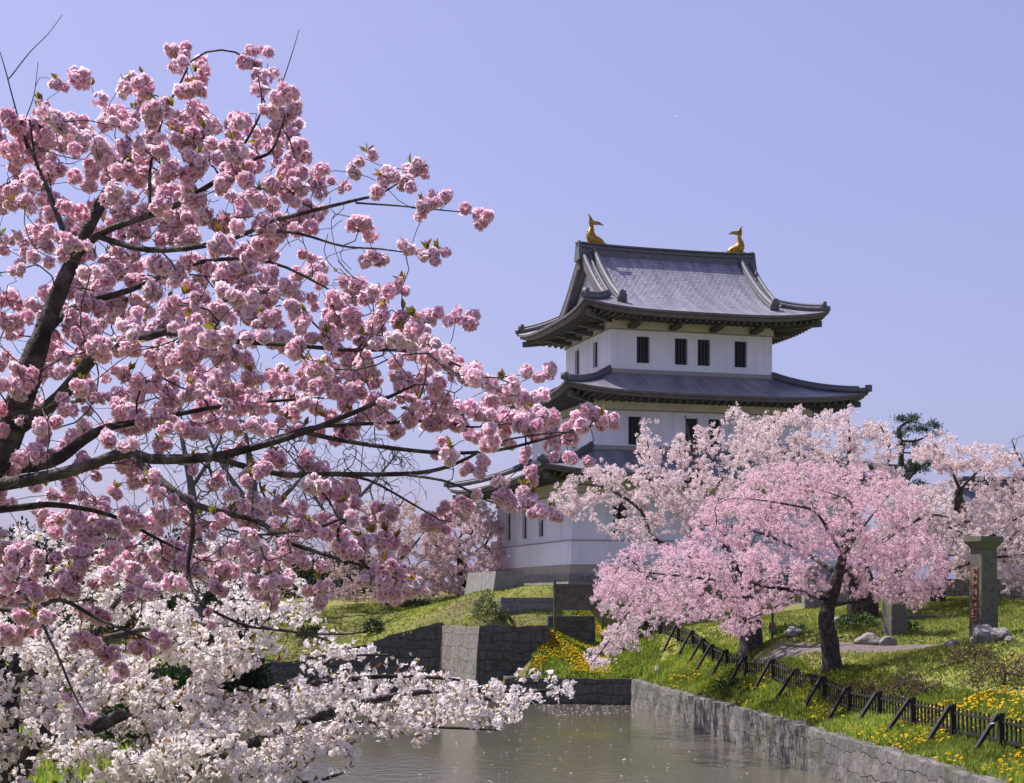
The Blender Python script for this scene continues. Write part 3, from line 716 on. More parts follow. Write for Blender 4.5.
# ------------------------------------------------------------------ fence
fo = empty('picket_fence', (0, 0, 0), 0, 'black wooden picket fence with slanting braces along the grassy moat bank', 'fence')
fp = [Vector((P(*q_)[0], P(*q_)[1], 0)) for q_ in POSTS]
for v in fp: v.z = gz(v.x, v.y)
FH = .80
for i, v in enumerate(fp):
    nx = fp[min(i + 1, len(fp) - 1)] - fp[max(i - 1, 0)]; nx.z = 0; nx.normalize(); nn = Vector((nx.y, -nx.x, 0))
    if nn.x > 0: nn = -nn
    w = MB(); w.box(v + Vector((0, 0, FH / 2 - .08)), (.125, .125, FH + .16), Matrix.Rotation(math.atan2(nx.y, nx.x), 3, 'Z')); w.build('post', M['fence'], fo, bevel=.012)
    ft = v + nn * (.78 + .1 * random.random()) + nx * random.uniform(.1, .3); ft.z = gz(ft.x, ft.y) - .05
    w = MB(); w.bar(v + nn * .09 + Vector((0, 0, FH - .05)), ft, .085, .085); w.build('brace', M['fence'], fo)
    if i < len(fp) - 1:
        b2 = fp[i + 1]; d = b2 - v; L_ = d.length; ang = math.atan2(d.y, d.x)
        w = MB(); off = Vector((math.cos(ang), math.sin(ang), 0)) * .075
        for hz in (.18, .60): w.bar(v + off + Vector((0, 0, hz)), b2 - off + Vector((0, 0, hz)), .04, .05)
        k = 11 if L_ > 1.8 else 9; fn = Vector((-math.sin(ang), math.cos(ang), 0)); 
        if fn.x < 0: fn = -fn
        for j in range(1, k):
            c = v + d * (j / k) + fn * .038; g_ = gz(c.x, c.y)
            c.z = v.z + d.z * j / k
            hh = .70 + random.uniform(-.02, .02)
            w.box((c.x, c.y, c.z + hh / 2 + .02), (.06, .03, hh), Matrix.Rotation(ang, 3, 'Z') @ Matrix.Rotation(R(random.uniform(-1.5, 1.5)), 3, 'Y'))
        w.build('picket_panel', M['fence'], fo)

# ------------------------------------------------------------------ trees
class Tree:
    def __init__(s): s.p = []; s.par = []; s.minr = []; s.paths = []
    def limb(s, pts, rad, parent=None, sub=4):
        """hand laid limb: smooth polyline through pts (world), radii at pts; returns its node indices"""
        pts = np.array(pts, float); T = np.linspace(0, len(pts) - 1, (len(pts) - 1) * sub + 1); ids = []
        def cr(t_):
            i = min(int(t_), len(pts) - 2); f = t_ - i
            p0, p1, p2, p3 = pts[max(i - 1, 0)], pts[i], pts[i + 1], pts[min(i + 2, len(pts) - 1)]
            return .5 * (2 * p1 + (p2 - p0) * f + (2 * p0 - 5 * p1 + 4 * p2 - p3) * f * f + (3 * p1 - p0 - 3 * p2 + p3) * f ** 3)
        if parent is None and s.p:
            d = np.linalg.norm(np.array(s.p) - pts[0], axis=1); parent = int(d.argmin())
        prev = -1 if parent is None else parent; path = [] if parent is None else [parent]
        for t_ in T:
            p_ = cr(t_); s.p.append(p_); s.par.append(prev); s.minr.append(np.interp(t_, range(len(rad)), rad)); prev = len(s.p) - 1; ids.append(prev); path.append(prev)
        s.paths.append(path); return ids
    def grow(s, targets, seg=.25, jit=.06, sag=0., up=0., start=0, maxd=1e9, order=True, backbias=.0):
        targets = np.asarray(targets, float)
        cap = len(s.p) + len(targets) * 14 + 10
        buf = np.full((cap, 3), 1e6); buf[:len(s.p)] = s.p
        if start: buf[:start] += 1e5
        k = len(s.p)
        if order:
            d0 = np.min(np.stack([np.linalg.norm(targets - buf[i], axis=1) for i in range(start, k, max(1, (k - start) // 400))]), 0); targets = targets[np.argsort(d0)]
        ends = []
        for t_ in targets:
            d = np.linalg.norm(buf[:k] - t_, axis=1)
            i = int(d.argmin()); L_ = d[i]
            if L_ < 1e-3: ends.append(i); continue
            p0 = np.array(s.p[i]); pi = s.par[i]
            dr = (p0 - np.array(s.p[pi])) if pi >= 0 else np.array([0, 0, 1.]); dr = dr / (np.linalg.norm(dr) + 1e-9)
            m_ = min(12, max(2, int(L_ / seg) + 1))
            c = p0 + dr * L_ * .35 + (t_ - p0) * .25 + rng.normal(0, jit, 3) * L_ + np.array([0, 0, (up - sag) * L_])
            path = [i]
            for j in range(1, m_ + 1):
                f = j / m_; q_ = (1 - f) ** 2 * p0 + 2 * f * (1 - f) * c + f * f * t_
                if j < m_: q_ = q_ + rng.normal(0, jit * .3, 3) * seg
                s.p.append(q_); s.par.append(path[-1]); s.minr.append(0); buf[k] = q_; path.append(k); k += 1
            s.paths.append(path); ends.append(k - 1)
        return ends
    def radii(s, tip, power=.42):
        n_ = len(s.p); cnt = np.zeros(n_); par = s.par
        haschild = np.zeros(n_, bool)
        for p_ in par:
            if p_ >= 0: haschild[p_] = True
        cnt[~haschild] = 1
        for i in range(n_ - 1, -1, -1):
            if par[i] >= 0: cnt[par[i]] += cnt[i]
        s.cnt = cnt
        s.r = np.maximum(tip * np.maximum(cnt, 1) ** power, np.array(s.minr)); return s.r
    def mesh(s, name, m_, parent, k=6, thin_k=4, thin=.012):
        mb = MB()
        for path in s.paths:
            if len(path) < 2: continue
            pts = [s.p[i] for i in path]; r = [s.r[i] for i in path]
            r[0] = min(r[0], r[1] * 1.25)
            rm = max(r); r = [a_ * (1 + .22 * noise.noise(Vector(p_) * 2.3) * min(1, a_ / .05)) for a_, p_ in zip(r, pts)]
            mb.tube(pts, r, 12 if rm > thin * 6 else (k if rm > thin else thin_k), cap=False)
        return mb.build(name, m_, parent, True)

def frame_of(nrm):
    nrm = nrm / (np.linalg.norm(nrm, axis=1, keepdims=True) + 1e-9)
    ref = np.where(np.abs(nrm[:, 2:3]) > .9, np.array([[1., 0, 0]]), np.array([[0, 0, 1.]]))
    e1 = np.cross(nrm, ref); e1 /= np.linalg.norm(e1, axis=1, keepdims=True); e2 = np.cross(nrm, e1)
    return nrm, e1, e2

def flowers(c, nrm, size, npet, cup, width, col_in, col_out, phase=None, jit=.25, full=False):
    """petalled flowers: each petal a folded kite. colours per flower (n,3)"""
    n_ = len(c); nrm, e1, e2 = frame_of(nrm)
    ph = rng.uniform(0, 6.28, n_) if phase is None else phase
    V = []; Cc = []
    for i in range(npet):
        a = ph + 2 * math.pi * i / npet + rng.normal(0, jit * .5, n_)
        L_ = size * rng.uniform(1 - jit, 1 + jit, n_); cu = cup + rng.normal(0, .18, n_)
        ca, sa = np.cos(a)[:, None], np.sin(a)[:, None]
        d = e1 * ca + e2 * sa; t_ = -e1 * sa + e2 * ca
        Lc = L_[:, None]; k = cu[:, None]; wv = width * Lc * rng.uniform(.8, 1.2, n_)[:, None]
        b0 = c + d * Lc * .06
        mid = c + d * Lc * .62 + nrm * k * Lc * .42
        tip = c + d * Lc * .98 + nrm * k * Lc * (.9 + rng.normal(0, .15, n_)[:, None])
        V.append(np.stack([b0, mid - t_ * wv + nrm * Lc * .10, tip, mid + t_ * wv + nrm * Lc * .10], 1))
        sh = rng.uniform(.92, 1.06, n_)[:, None]
        if full:                                       # broad notched petal of two faces
            V.pop(); up = nrm * Lc; q1 = c + d * Lc * .5 + up * k * .30; q2 = c + d * Lc * .95 + up * k * (.85 + rng.normal(0, .12, n_)[:, None]); nt_ = c + d * Lc * .86 + up * k * .72
            V.append(np.stack([b0, q1 - t_ * wv + up * .06, q2 - t_ * wv * .62 + up * .05, nt_], 1)); V.append(np.stack([b0, nt_, q2 + t_ * wv * .62 + up * .05, q1 + t_ * wv + up * .06], 1))
            m1 = col_in * .4 + col_out * .6; Cc.append(np.stack([col_in, m1 * sh, col_out * sh, col_out * sh * .97], 1)); Cc.append(np.stack([col_in, col_out * sh * .97, col_out * sh, m1 * sh], 1)); continue
        Cc.append(np.stack([col_in, (col_in * .25 + col_out * .75) * sh, col_out * sh, (col_in * .25 + col_out * .75) * sh], 1))
    V = np.concatenate(V).reshape(-1, 3); Cc = np.concatenate(Cc).reshape(-1, 3)
    return V, Cc

def quads_mesh(name, Vs, Cs, m_, parent):
    V = np.concatenate(Vs); C_ = np.clip(np.concatenate(Cs), 0, 1)
    return link(name, np_mesh(name, V, np.arange(len(V)).reshape(-1, 4), C_), m_, parent)

def leaves(c, dirs, size, cols, wid=.32):
    n_ = len(c); d = dirs / (np.linalg.norm(dirs, axis=1, keepdims=True) + 1e-9)
    r = rng.normal(size=(n_, 3)); t_ = np.cross(d, r); t_ /= np.linalg.norm(t_, axis=1, keepdims=True); nn = np.cross(d, t_)
    S_ = size[:, None]
    V = np.stack([c, c + d * S_ * .5 - t_ * S_ * wid + nn * S_ * .06, c + d * S_ - nn * S_ * .12, c + d * S_ * .5 + t_ * S_ * wid + nn * S_ * .06], 1).reshape(-1, 3)
    return V, np.repeat(cols, 4, 0)

def rand_dirs(n_):
    v = rng.normal(size=(n_, 3)); return v / np.linalg.norm(v, axis=1, keepdims=True)

def poly_sample(poly, n_, spacing=0):
    poly = np.array(poly, float); lo = poly.min(0); hi = poly.max(0); out = []
    tries = 0
    while len(out) < n_ and tries < 200:
        q_ = rng.uniform(lo, hi, (n_ * 2, 2)); q_ = q_[in_poly(q_[:, 0], q_[:, 1], poly)]
        for a in q_:
            if spacing and out and np.min(np.hypot(*(np.array(out) - a).T)) < spacing: continue
            out.append(a)
            if len(out) >= n_: break
        tries += 1
    return np.array(out)
def gaps(xy, sx, sy, thr, seed):
    v = np.array([noise.fractal(Vector((a * sx, b_ * sy, seed)), 1.0, 2.0, 3) for a, b_ in xy]); return xy[v > thr]
def PP(xy, Y): return np.c_[(xy[:, 0] - CX) * Y / F, Y, H + (HY - xy[:, 1]) * Y / F]

# ---- near double-flowered pink cherry
def near_pink():
    root = empty('cherry_tree', (-3.4, 8.0, gz(-3.4, 8.0)), 0, 'near pink double flowered cherry with pompom blossoms reaching in from the left', 'cherry tree')
    T = Tree()
    def L_(pts, rad, Y=None, sub=4):
        w_ = [P(x, y, Yv) for x, y, Yv in pts]; T.limb([p_ for p_ in w_], [r_ * 4.2 / F for r_ in rad], sub=sub)
    g0 = gz(-3.4, 8.0)
    T.limb([(-3.4, 8, g0 - .1), (-3.36, 8, g0 + .5), P(-110, 600, 8), P(-45, 505, 8), P(5, 440, 8), P(38, 345, 8), P(72, 262, 8.1), P(100, 205, 8.2), P(124, 165, 8.3), P(140, 140, 8.3)], [v * 8 / F for v in (34, 29, 25, 21, 17, 12, 8, 6, 4, 2)])
    L_([(10, 435, 8), (58, 398, 7.8), (92, 358, 7.6), (112, 344, 7.5), (165, 332, 7.4), (225, 300, 7.3), (280, 290, 7.2)], [15, 14, 12, 10, 7, 5, 3])
    L_([(-15, 470, 8), (50, 462, 8.2), (84, 440, 8.3), (107, 428, 8.4), (150, 420, 8.6), (230, 405, 8.8), (320, 398, 8.9)], [16, 13, 10, 8, 6, 4, 2.5])
    L_([(-30, 490, 8), (40, 478, 7.7), (84, 467, 7.6), (126, 453, 7.5), (153, 459, 7.4), (210, 457, 7.3), (255, 447, 7.2), (305, 432, 7.2), (365, 408, 7.1), (415, 385, 7.0)], [14, 12, 11, 10, 9, 8, 6.5, 5, 4, 2])
    L_([(305, 432, 7.2), (340, 440, 7.1), (400, 449, 7.0), (450, 453, 6.9), (498, 450, 6.9), (540, 440, 6.9), (571, 431, 6.9), (600, 424, 6.9)], [4.5, 4, 3.6, 3.2, 2.8, 2.3, 1.8, 1.2])
    L_([(255, 447, 7.2), (310, 428, 7.5), (380, 423, 7.6), (436, 421, 7.6), (470, 427, 7.6), (505, 424, 7.6)], [5, 4, 3.5, 3, 2, 1.2])
    L_([(210, 457, 7.3), (280, 474, 7.1), (325, 474, 7.0), (399, 474, 6.9), (440, 469, 6.9), (470, 457, 6.8), (497, 442, 6.8), (555, 432, 6.8)], [6, 5, 4.5, 4, 3.4, 2.6, 2, 1.2])
    L_([(399, 474, 6.9), (440, 480, 6.8), (463, 488, 6.8), (494, 503, 6.8), (535, 508, 6.8)], [2.6, 2.4, 2, 1.6, 1])
    L_([(325, 474, 7.0), (368, 480, 7.2), (414, 505, 7.3), (440, 520, 7.3)], [3, 2.6, 2, 1.2])
    L_([(126, 453, 7.5), (160, 480, 7.2), (190, 502, 7.1), (221, 512, 7.0), (257, 521, 7.0), (287, 541, 6.9), (323, 554, 6.9), (363, 566, 6.8), (405, 582, 6.8)], [7, 6.5, 6, 5.4, 5, 4.2, 3.4, 2.5, 1.4])
    L_([(190, 502, 7.1), (193, 530, 7.1), (188, 572, 7.1), (200, 602, 7.0), (213, 611, 7.0), (244, 625, 7.0), (267, 629, 7.0), (320, 634, 6.9), (363, 632, 6.9), (396, 617, 6.9)], [4.5, 4.2, 3.8, 3.2, 2.8, 2.4, 2, 1.6, 1.2, .7])
    L_([(-50, 515, 8), (25, 507, 8.2), (57, 505, 8.3), (110, 515, 8.5), (160, 540, 8.6), (200, 560, 8.6)], [8, 7, 6, 4.5, 3, 1.5])
    L_([(-100, 600, 8), (20, 610, 7.6), (60, 600, 7.4), (100, 620, 7.3), (150, 640, 7.2)], [7, 5, 4, 2.8, 1.5])
    L_([(-80, 560, 8), (15, 590, 7.4), (50, 640, 7.2), (72, 690, 7.1), (84, 712, 7.1)], [4, 3, 2.4, 1.8, 1.2])
    L_([(72, 262, 8.1), (97, 236, 7.9), (130, 222, 7.8), (172, 207, 7.7), (215, 182, 7.6), (250, 161, 7.5), (272, 150, 7.5), (285, 115, 7.5)], [8, 7, 6.3, 5.5, 4.5, 3.6, 2.6, 1.5])
    L_([(97, 236, 7.9), (150, 250, 7.7), (218, 243, 7.5), (272, 222, 7.4), (300, 214, 7.3), (356, 200, 7.2), (380, 194, 7.2), (405, 178, 7.2)], [6, 5.4, 4.8, 4.2, 3.7, 2.8, 2, 1.2])
    L_([(356, 203, 7.2), (400, 206, 7.2), (440, 210, 7.2), (472, 213, 7.2)], [2, 1.6, 1.3, .9])
    L_([(255, 228, 7.4), (300, 234, 7.3), (342, 246, 7.3), (380, 249, 7.2), (425, 255, 7.2)], [3, 2.6, 2.1, 1.6, 1])
    L_([(72, 255, 8.1), (60, 222, 8.3), (48, 190, 8.4), (36, 161, 8.5), (30, 120, 8.5)], [7, 6, 5, 3.5, 1.5])
    L_([(150, 215, 7.7), (150, 170, 7.8), (156, 143, 7.8), (165, 111, 7.8), (180, 84, 7.8), (190, 62, 7.8)], [3.4, 3, 2.6, 2.2, 1.6, 1])
    L_([(215, 182, 7.6), (240, 150, 7.5), (255, 125, 7.5), (262, 105, 7.5), (258, 75, 7.5)], [3, 2.6, 2.2, 1.8, 1])
    L_([(36, 161, 8.5), (22, 130, 8.5), (12, 95, 8.5), (4, 65, 8.5), (-4, 40, 8.5)], [2.6, 2, 1.6, 1.2, .7])
    L_([(12, 75, 8.5), (30, 52, 8.5), (48, 34, 8.5), (62, 15, 8.5)], [1.4, 1.1, .8, .5])
    L_([(25, 120, 8.5), (34, 95, 8.5), (38, 62, 8.5)], [1.4, 1, .5])
    L_([(280, 90, 7.5), (290, 60, 7.5), (299, 30, 7.5)], [1.2, .9, .5])
    L_([(38, 345, 8), (70, 310, 8.4), (130, 290, 8.7), (200, 262, 8.9), (270, 262, 9.0), (330, 290, 9.0)], [9, 8, 6.5, 5, 3.5, 2])
    L_([(165, 332, 7.4), (220, 340, 7.2), (290, 345, 7.0), (350, 350, 6.9), (420, 352, 6.8), (480, 375, 6.8)], [5, 4.4, 3.8, 3.2, 2.5, 1.4])
    nskel = len(T.p)
    K = [(57, 84, 9), (43, 105, 8), (12, 123, 16), (27, 148, 17), (82, 77, 14), (93, 93, 14), (125, 86, 12), (143, 82, 14), (118, 114, 17), (177, 50, 12), (179, 66, 13), (200, 68, 14), (193, 93, 13), (250, 61, 13), (268, 63, 13), (261, 84, 15), (282, 93, 14), (291, 111, 15), (275, 125, 12), (200, 121, 14), (179, 125, 13), (139, 150, 12), (82, 139, 13), (57, 127, 13), (75, 123, 12),
         (473, 214, 14), (443, 196, 11), (430, 203, 11), (411, 170, 11), (405, 184, 11), (383, 184, 14), (367, 159, 12), (353, 168, 12), (360, 226, 15), (408, 249, 10), (427, 256, 11), (376, 258, 12), (388, 290, 14), (402, 288, 10), (353, 295, 13), (333, 304, 14), (470, 320, 14), (431, 320, 14), (404, 318, 14), (397, 336, 14), (372, 334, 12), (420, 331, 14), (448, 361, 16), (429, 357, 15), (480, 377, 16), (503, 387, 12), (521, 375, 14), (540, 373, 12), (523, 403, 12), (461, 412, 15),
         (507, 423, 14), (526, 426, 14), (544, 426, 14), (553, 437, 15), (572, 432, 15), (590, 426, 13), (603, 422, 10), (581, 460, 13), (567, 455, 13), (526, 455, 9), (443, 451, 13), (466, 469, 9), (532, 475, 10), (499, 482, 9), (524, 492, 13), (505, 500, 13), (517, 509, 12), (543, 511, 13), (555, 517, 9), (532, 503, 12), (476, 496, 8), (444, 507, 10), (459, 509, 12), (471, 471, 12), (448, 454, 13),
         (338, 536, 14), (353, 508, 11), (379, 509, 12), (389, 513, 11), (396, 545, 12), (361, 545, 13), (351, 553, 13), (386, 562, 13), (396, 569, 12), (409, 586, 14), (418, 591, 9), (389, 592, 12), (384, 584, 12), (374, 574, 12), (320, 602, 10), (319, 587, 12), (305, 528, 12), (313, 566, 12), (452, 510, 13), (466, 505, 11), (431, 525, 10), (442, 527, 9),
         (158, 639, 10), (102, 650, 12), (88, 640, 11), (122, 670, 9), (112, 676, 9), (65, 698, 9), (84, 714, 9), (141, 647, 10), (209, 622, 9), (218, 591, 10), (40, 612, 12), (15, 605, 13), (28, 560, 14), (70, 575, 13), (105, 560, 13), (150, 590, 13), (185, 560, 12), (160, 555, 12), (265, 560, 13), (285, 575, 12), (255, 585, 11), (298, 548, 12), (240, 545, 12), (300, 515, 12), (260, 500, 12), (130, 520, 14), (175, 505, 12), (80, 530, 14), (100, 510, 12)]
    xy = np.array([(a, b_) for a, b_, _ in K], float); rr = np.array([c for _, _, c in K], float)
    main = [(0, 125), (45, 120), (110, 110), (200, 105), (285, 125), (325, 165), (340, 190), (300, 230), (340, 270), (400, 310), (440, 345), (500, 395), (550, 425), (545, 445), (480, 440), (440, 425), (380, 425), (330, 440), (250, 425), (200, 440), (120, 430), (0, 400)]
    fill = poly_sample(main, 340, 11)
    low = poly_sample([(0, 400), (120, 440), (250, 440), (330, 470), (400, 540), (330, 545), (260, 600), (190, 585), (110, 610), (0, 640)], 100, 12)
    edge = poly_sample([(-120, 80), (0, 80), (0, 640), (-120, 640)], 90, 12)
    fill = np.concatenate([fill, low, edge])
    xy = np.concatenate([xy, fill]); rr = np.concatenate([rr, rng.uniform(9.5, 16.5, len(fill))])
    # pomponed sprays: many heads have a companion head touching them
    pick = np.where(rng.random(len(xy)) < .3)[0]; ang_ = rng.uniform(0, 6.28, len(pick))
    # depth: near the closest laid limb plus spread
    sk = np.array(T.p); spx = np.c_[CX + sk[:, 0] * F / sk[:, 1], HY - (sk[:, 2] - H) * F / sk[:, 1]]
    Y = np.empty(len(xy))
    for i, a in enumerate(xy):
        d = np.hypot(*(spx - a).T); Y[i] = sk[int(d.argmin()), 1]
    sp = np.where(np.arange(len(xy)) < len(K), .25, .7); Y = np.clip(Y + rng.normal(0, 1, len(xy)) * sp + np.where(np.arange(len(xy)) < len(K), .05, .22), 6.0, 10.4)
    c = PP(xy, Y); rw = rr * 1.0 * Y / F
    off = np.c_[np.cos(ang_), rng.normal(0, .5, len(pick)), np.sin(ang_) * .8] * (rw[pick] * 1.05)[:, None]
    c = np.concatenate([c, c[pick] + off]); rw = np.concatenate([rw, rw[pick] * rng.uniform(.7, .95, len(pick))]); rr = np.concatenate([rr, rr[pick] * .85])
    # stems end at the top of each pompom, which hangs or sits on it
    T.grow(c + np.array([0, 0, 0.0]), seg=.09, jit=.10, sag=.05)
    # extra bare twigs
    tw = poly_sample([(0, 120), (280, 110), (330, 190), (420, 330), (540, 430), (430, 470), (330, 560), (260, 600), (0, 640)], 800)
    d = [sk[int(np.hypot(*(spx - a).T).argmin()), 1] for a in tw]
    T.grow(PP(tw, np.array(d) + rng.normal(0, .45, len(tw))), seg=.08, jit=.12)
    T.radii(.0017, .42); T.mesh('trunk', M['bark'], root, 7, 5, .012)
    # pompoms
    Vs, Cs, LV, LC = [], [], [], []
    for i in range(len(c)):
        # a loose spray: a few lumps of double flowers strung along a short drooping axis
        ns = int(rng.integers(2, 6)); ax = rng.normal(size=3) * np.array([1, .8, .55]); ax /= np.linalg.norm(ax)
        so_ = ax * (np.linspace(-.62, .62, ns) if ns > 1 else np.zeros(1))[:, None] * rw[i] + rng.normal(0, .24, (ns, 3)) * rw[i]
        fc, dr = [], []
        for q_ in so_:
            nf = int(rng.integers(8, 14)); g = np.arange(nf) + .5; phi = np.arccos(1 - 2 * g / nf); th = math.pi * (1 + 5 ** .5) * g + rng.uniform(0, 6)
            dd = np.c_[np.cos(th) * np.sin(phi), np.sin(th) * np.sin(phi), np.cos(phi)] + rng.normal(0, .28, (nf, 3)); dd /= np.linalg.norm(dd, axis=1, keepdims=True)
            fc.append(c[i] + q_ + dd * rw[i] * rng.uniform(.30, .50) * rng.uniform(.8, 1.15, (nf, 1))); dr.append(dd)
        fc = np.concatenate(fc); dr = np.concatenate(dr); nfl = len(fc)
        tone = rng.normal(0, 1); base = np.array([.88, .61, .715]) + tone * np.array([.02, .05, .04])
        out = np.clip(base + rng.normal(0, .035, (nfl, 1)) + np.array([.10, .23, .19]), 0, .97); inn = np.clip(base * np.array([.86, .44, .60]), 0, 1) + rng.normal(0, .02, (nfl, 1))
        fs = rw[i] * rng.uniform(.28, .42, nfl) * (13 / max(rr[i], 11)) ** .3
        for npet, cup, wd, sc in ((6, .1, .52, 1.0), (5, .6, .48, .76), (4, 1.2, .44, .5)):
            a, b_ = flowers(fc - dr * fs[:, None] * .15, dr + rng.normal(0, .15, (nfl, 3)), fs * sc, npet, cup, wd, inn, out, full=npet > 5); Vs.append(a); Cs.append(b_)
        if rng.random() < .34:
            nl = rng.integers(3, 8); dd = rand_dirs(nl) * .5 + np.array([0, 0, .6]) + rng.normal(0, .3, 3)
            lc = np.array([[.30, .24, .03], [.20, .20, .03], [.28, .13, .03]])[rng.integers(0, 3, nl)] * rng.uniform(.7, 1.3, (nl, 1))
            a, b_ = leaves(np.repeat((c[i] + np.array([0, 0, rw[i] * .55]))[None], nl, 0), dd, rng.uniform(.03, .06, nl), lc, .22); LV.append(a); LC.append(b_)
    quads_mesh('blossoms', Vs, Cs, M['petal_pink'], root); quads_mesh('young_leaves', LV, LC, M['leaf'], root)
near_pink()

# ---- near white cherry over the water
def near_white():
    bp_ = P(12, 800, 17); g0 = gz(bp_[0], 17)
    root = empty('cherry_tree', (bp_[0], 17, g0), 0, 'white flowering cherry leaning over the moat at the lower left', 'cherry tree')
    T = Tree(); k = 17 / F
    def L_(pts, rad): T.limb([P(*p_) for p_ in pts], [r_ * k for r_ in rad])
    T.limb([(bp_[0], 17, g0 - .1), P(11, 800, 17), P(9, 735, 17), P(12, 690, 17.1), P(22, 640, 17.2), P(34, 595, 17.4), P(60, 560, 17.6)], [13 * k, 10 * k, 9 * k, 8 * k, 6 * k, 4 * k, 2 * k])
    L_([(11, 800, 17), (24, 765, 16.8), (40, 738, 16.7), (70, 733, 16.6), (98, 726, 16.5), (126, 714, 16.4), (163, 712, 16.3), (193, 702, 16.2), (217, 698, 16.1), (250, 696, 16.0), (285, 689, 16.0), (340, 680, 16.0), (400, 676, 16.1), (460, 680, 16.2)], [10, 9, 8, 7, 6.5, 6, 5.5, 5, 4.6, 4, 3.4, 2.8, 2, 1.2])
    L_([(24, 790, 17), (90, 800, 17.5), (160, 785, 18), (225, 755, 18.2), (278, 733, 18.2), (321, 716, 18.2), (363, 703, 18.1), (420, 692, 18.0), (480, 690, 18.0), (530, 692, 18.0), (568, 686, 18.0)], [8, 7.5, 7, 6.5, 6, 5, 4.2, 3.2, 2.4, 1.7, 1])
    L_([(321, 718, 18.2), (350, 722, 18), (381, 723, 17.9), (434, 727, 17.8), (500, 730, 17.8)], [3, 2.8, 2.4, 1.8, 1])
    L_([(12, 680, 17.1), (30, 674, 16.6), (51, 656, 16.3), (80, 645, 16.1), (140, 630, 15.9), (200, 625, 15.8), (270, 628, 15.8), (330, 640, 15.8)], [5, 4.5, 4, 3.4, 2.8, 2.2, 1.6, 1])
    L_([(40, 738, 16.7), (60, 690, 18), (84, 656, 18.6), (110, 610, 19), (150, 570, 19.3), (200, 550, 19.4), (260, 560, 19.3), (310, 600, 19.2)], [5, 4.5, 4, 3.5, 3, 2.4, 1.8, 1])
    L_([(250, 696, 16.0), (290, 700, 15.6), (330, 660, 15.5), (390, 655, 15.5)], [2.4, 2, 1.6, 1])
    L_([(160, 785, 18), (200, 800, 16.5), (260, 790, 16), (320, 780, 15.8), (350, 770, 15.8)], [4, 3.4, 2.6, 1.8, 1])
    L_([(70, 733, 16.6), (110, 750, 15.5), (170, 760, 15), (230, 750, 14.8)], [4, 3, 2, 1.2])
    sk = np.array(T.p); spx = np.c_[CX + sk[:, 0] * F / sk[:, 1], HY - (sk[:, 2] - H) * F / sk[:, 1]]
    out = [(0, 535), (60, 520), (120, 535), (180, 545), (225, 530), (270, 545), (310, 590), (325, 615), (300, 640), (345, 645), (385, 648), (400, 665), (440, 660), (470, 672), (520, 668), (548, 680), (580, 684), (565, 695), (530, 700), (500, 735), (470, 722), (440, 728), (425, 745), (380, 735), (350, 765), (355, 785), (-60, 800), (-60, 540)]
    t1 = poly_sample(out, 900, 6); t2 = poly_sample([(140, 690), (480, 665), (560, 684), (500, 720), (300, 740), (150, 783)], 160, 5); t3 = poly_sample([(-20, 640), (260, 640), (360, 700), (340, 775), (-20, 783)], 560, 5)
    xy = gaps(np.concatenate([t1, t2, t3]), .013, .034, -.25, 3.3)
    hole = ((np.abs(xy[:, 0] - 125) < 32) & (np.abs(xy[:, 1] - 742) < 13)) | ((np.abs(xy[:, 0] - 216) < 12) & (np.abs(xy[:, 1] - 745) < 10)) | ((np.abs(xy[:, 0] - 170) < 22) & (np.abs(xy[:, 1] - 672) < 11))
    xy = xy[~hole]
    Y = np.array([sk[int(np.hypot(*(spx - a).T).argmin()), 1] for a in xy]) + rng.normal(0, .55, len(xy))
    c = PP(xy, Y); ends = T.grow(c, seg=.14, jit=.12, sag=.02)
    T.radii(.0035, .42); T.mesh('trunk', M['bark'], root, 6, 4, .015)
    pos = np.array(T.p); cnt = T.cnt
    # flower clusters at and just behind each twig end
    cl = []
    for e in ends:
        cl.append((pos[e], 1.0)); p1 = T.par[e]
        for _ in range(4):
            if p1 >= 0 and cnt[p1] < 6 and rng.random() < .5: cl.append((pos[p1] + rng.normal(0, .03, 3), .85)); p1 = T.par[p1]
    C0 = np.array([a for a, _ in cl]); n_ = len(C0); per = 7
    dr = rand_dirs(n_ * per); fc = np.repeat(C0, per, 0) + dr * rng.uniform(.03, .07, (n_ * per, 1))
    tone = np.repeat(rng.normal(0, .025, (n_, 1)), per, 0)
    out_ = np.clip(np.array([.915, .885, .875]) + tone + rng.normal(0, .02, (n_ * per, 1)), 0, .95); inn = np.clip(out_ * np.array([.92, .80, .76]), 0, 1)
    Vs, Cs = [], []
    a, b_ = flowers(fc, dr + np.array([0, 0, -.1]), rng.uniform(.024, .038, n_ * per), 5, .4, .42, inn, out_, full=True); Vs.append(a); Cs.append(b_)
    quads_mesh('blossoms', Vs, Cs, M['petal_white'], root)
    m_ = int(n_ * 1.5); ci = rng.integers(0, n_, m_); dd = rand_dirs(m_) + np.array([0, 0, .35])
    lc = np.array([[.26, .17, .04], [.22, .19, .04], [.22, .11, .035]])[rng.integers(0, 3, m_)] * rng.uniform(.7, 1.25, (m_, 1))
    a, b_ = leaves(C0[ci] + dd * .02, dd, rng.uniform(.05, .10, m_), lc, .2); quads_mesh('young_leaves', [a], [b_], M['leaf'], root)
near_white()

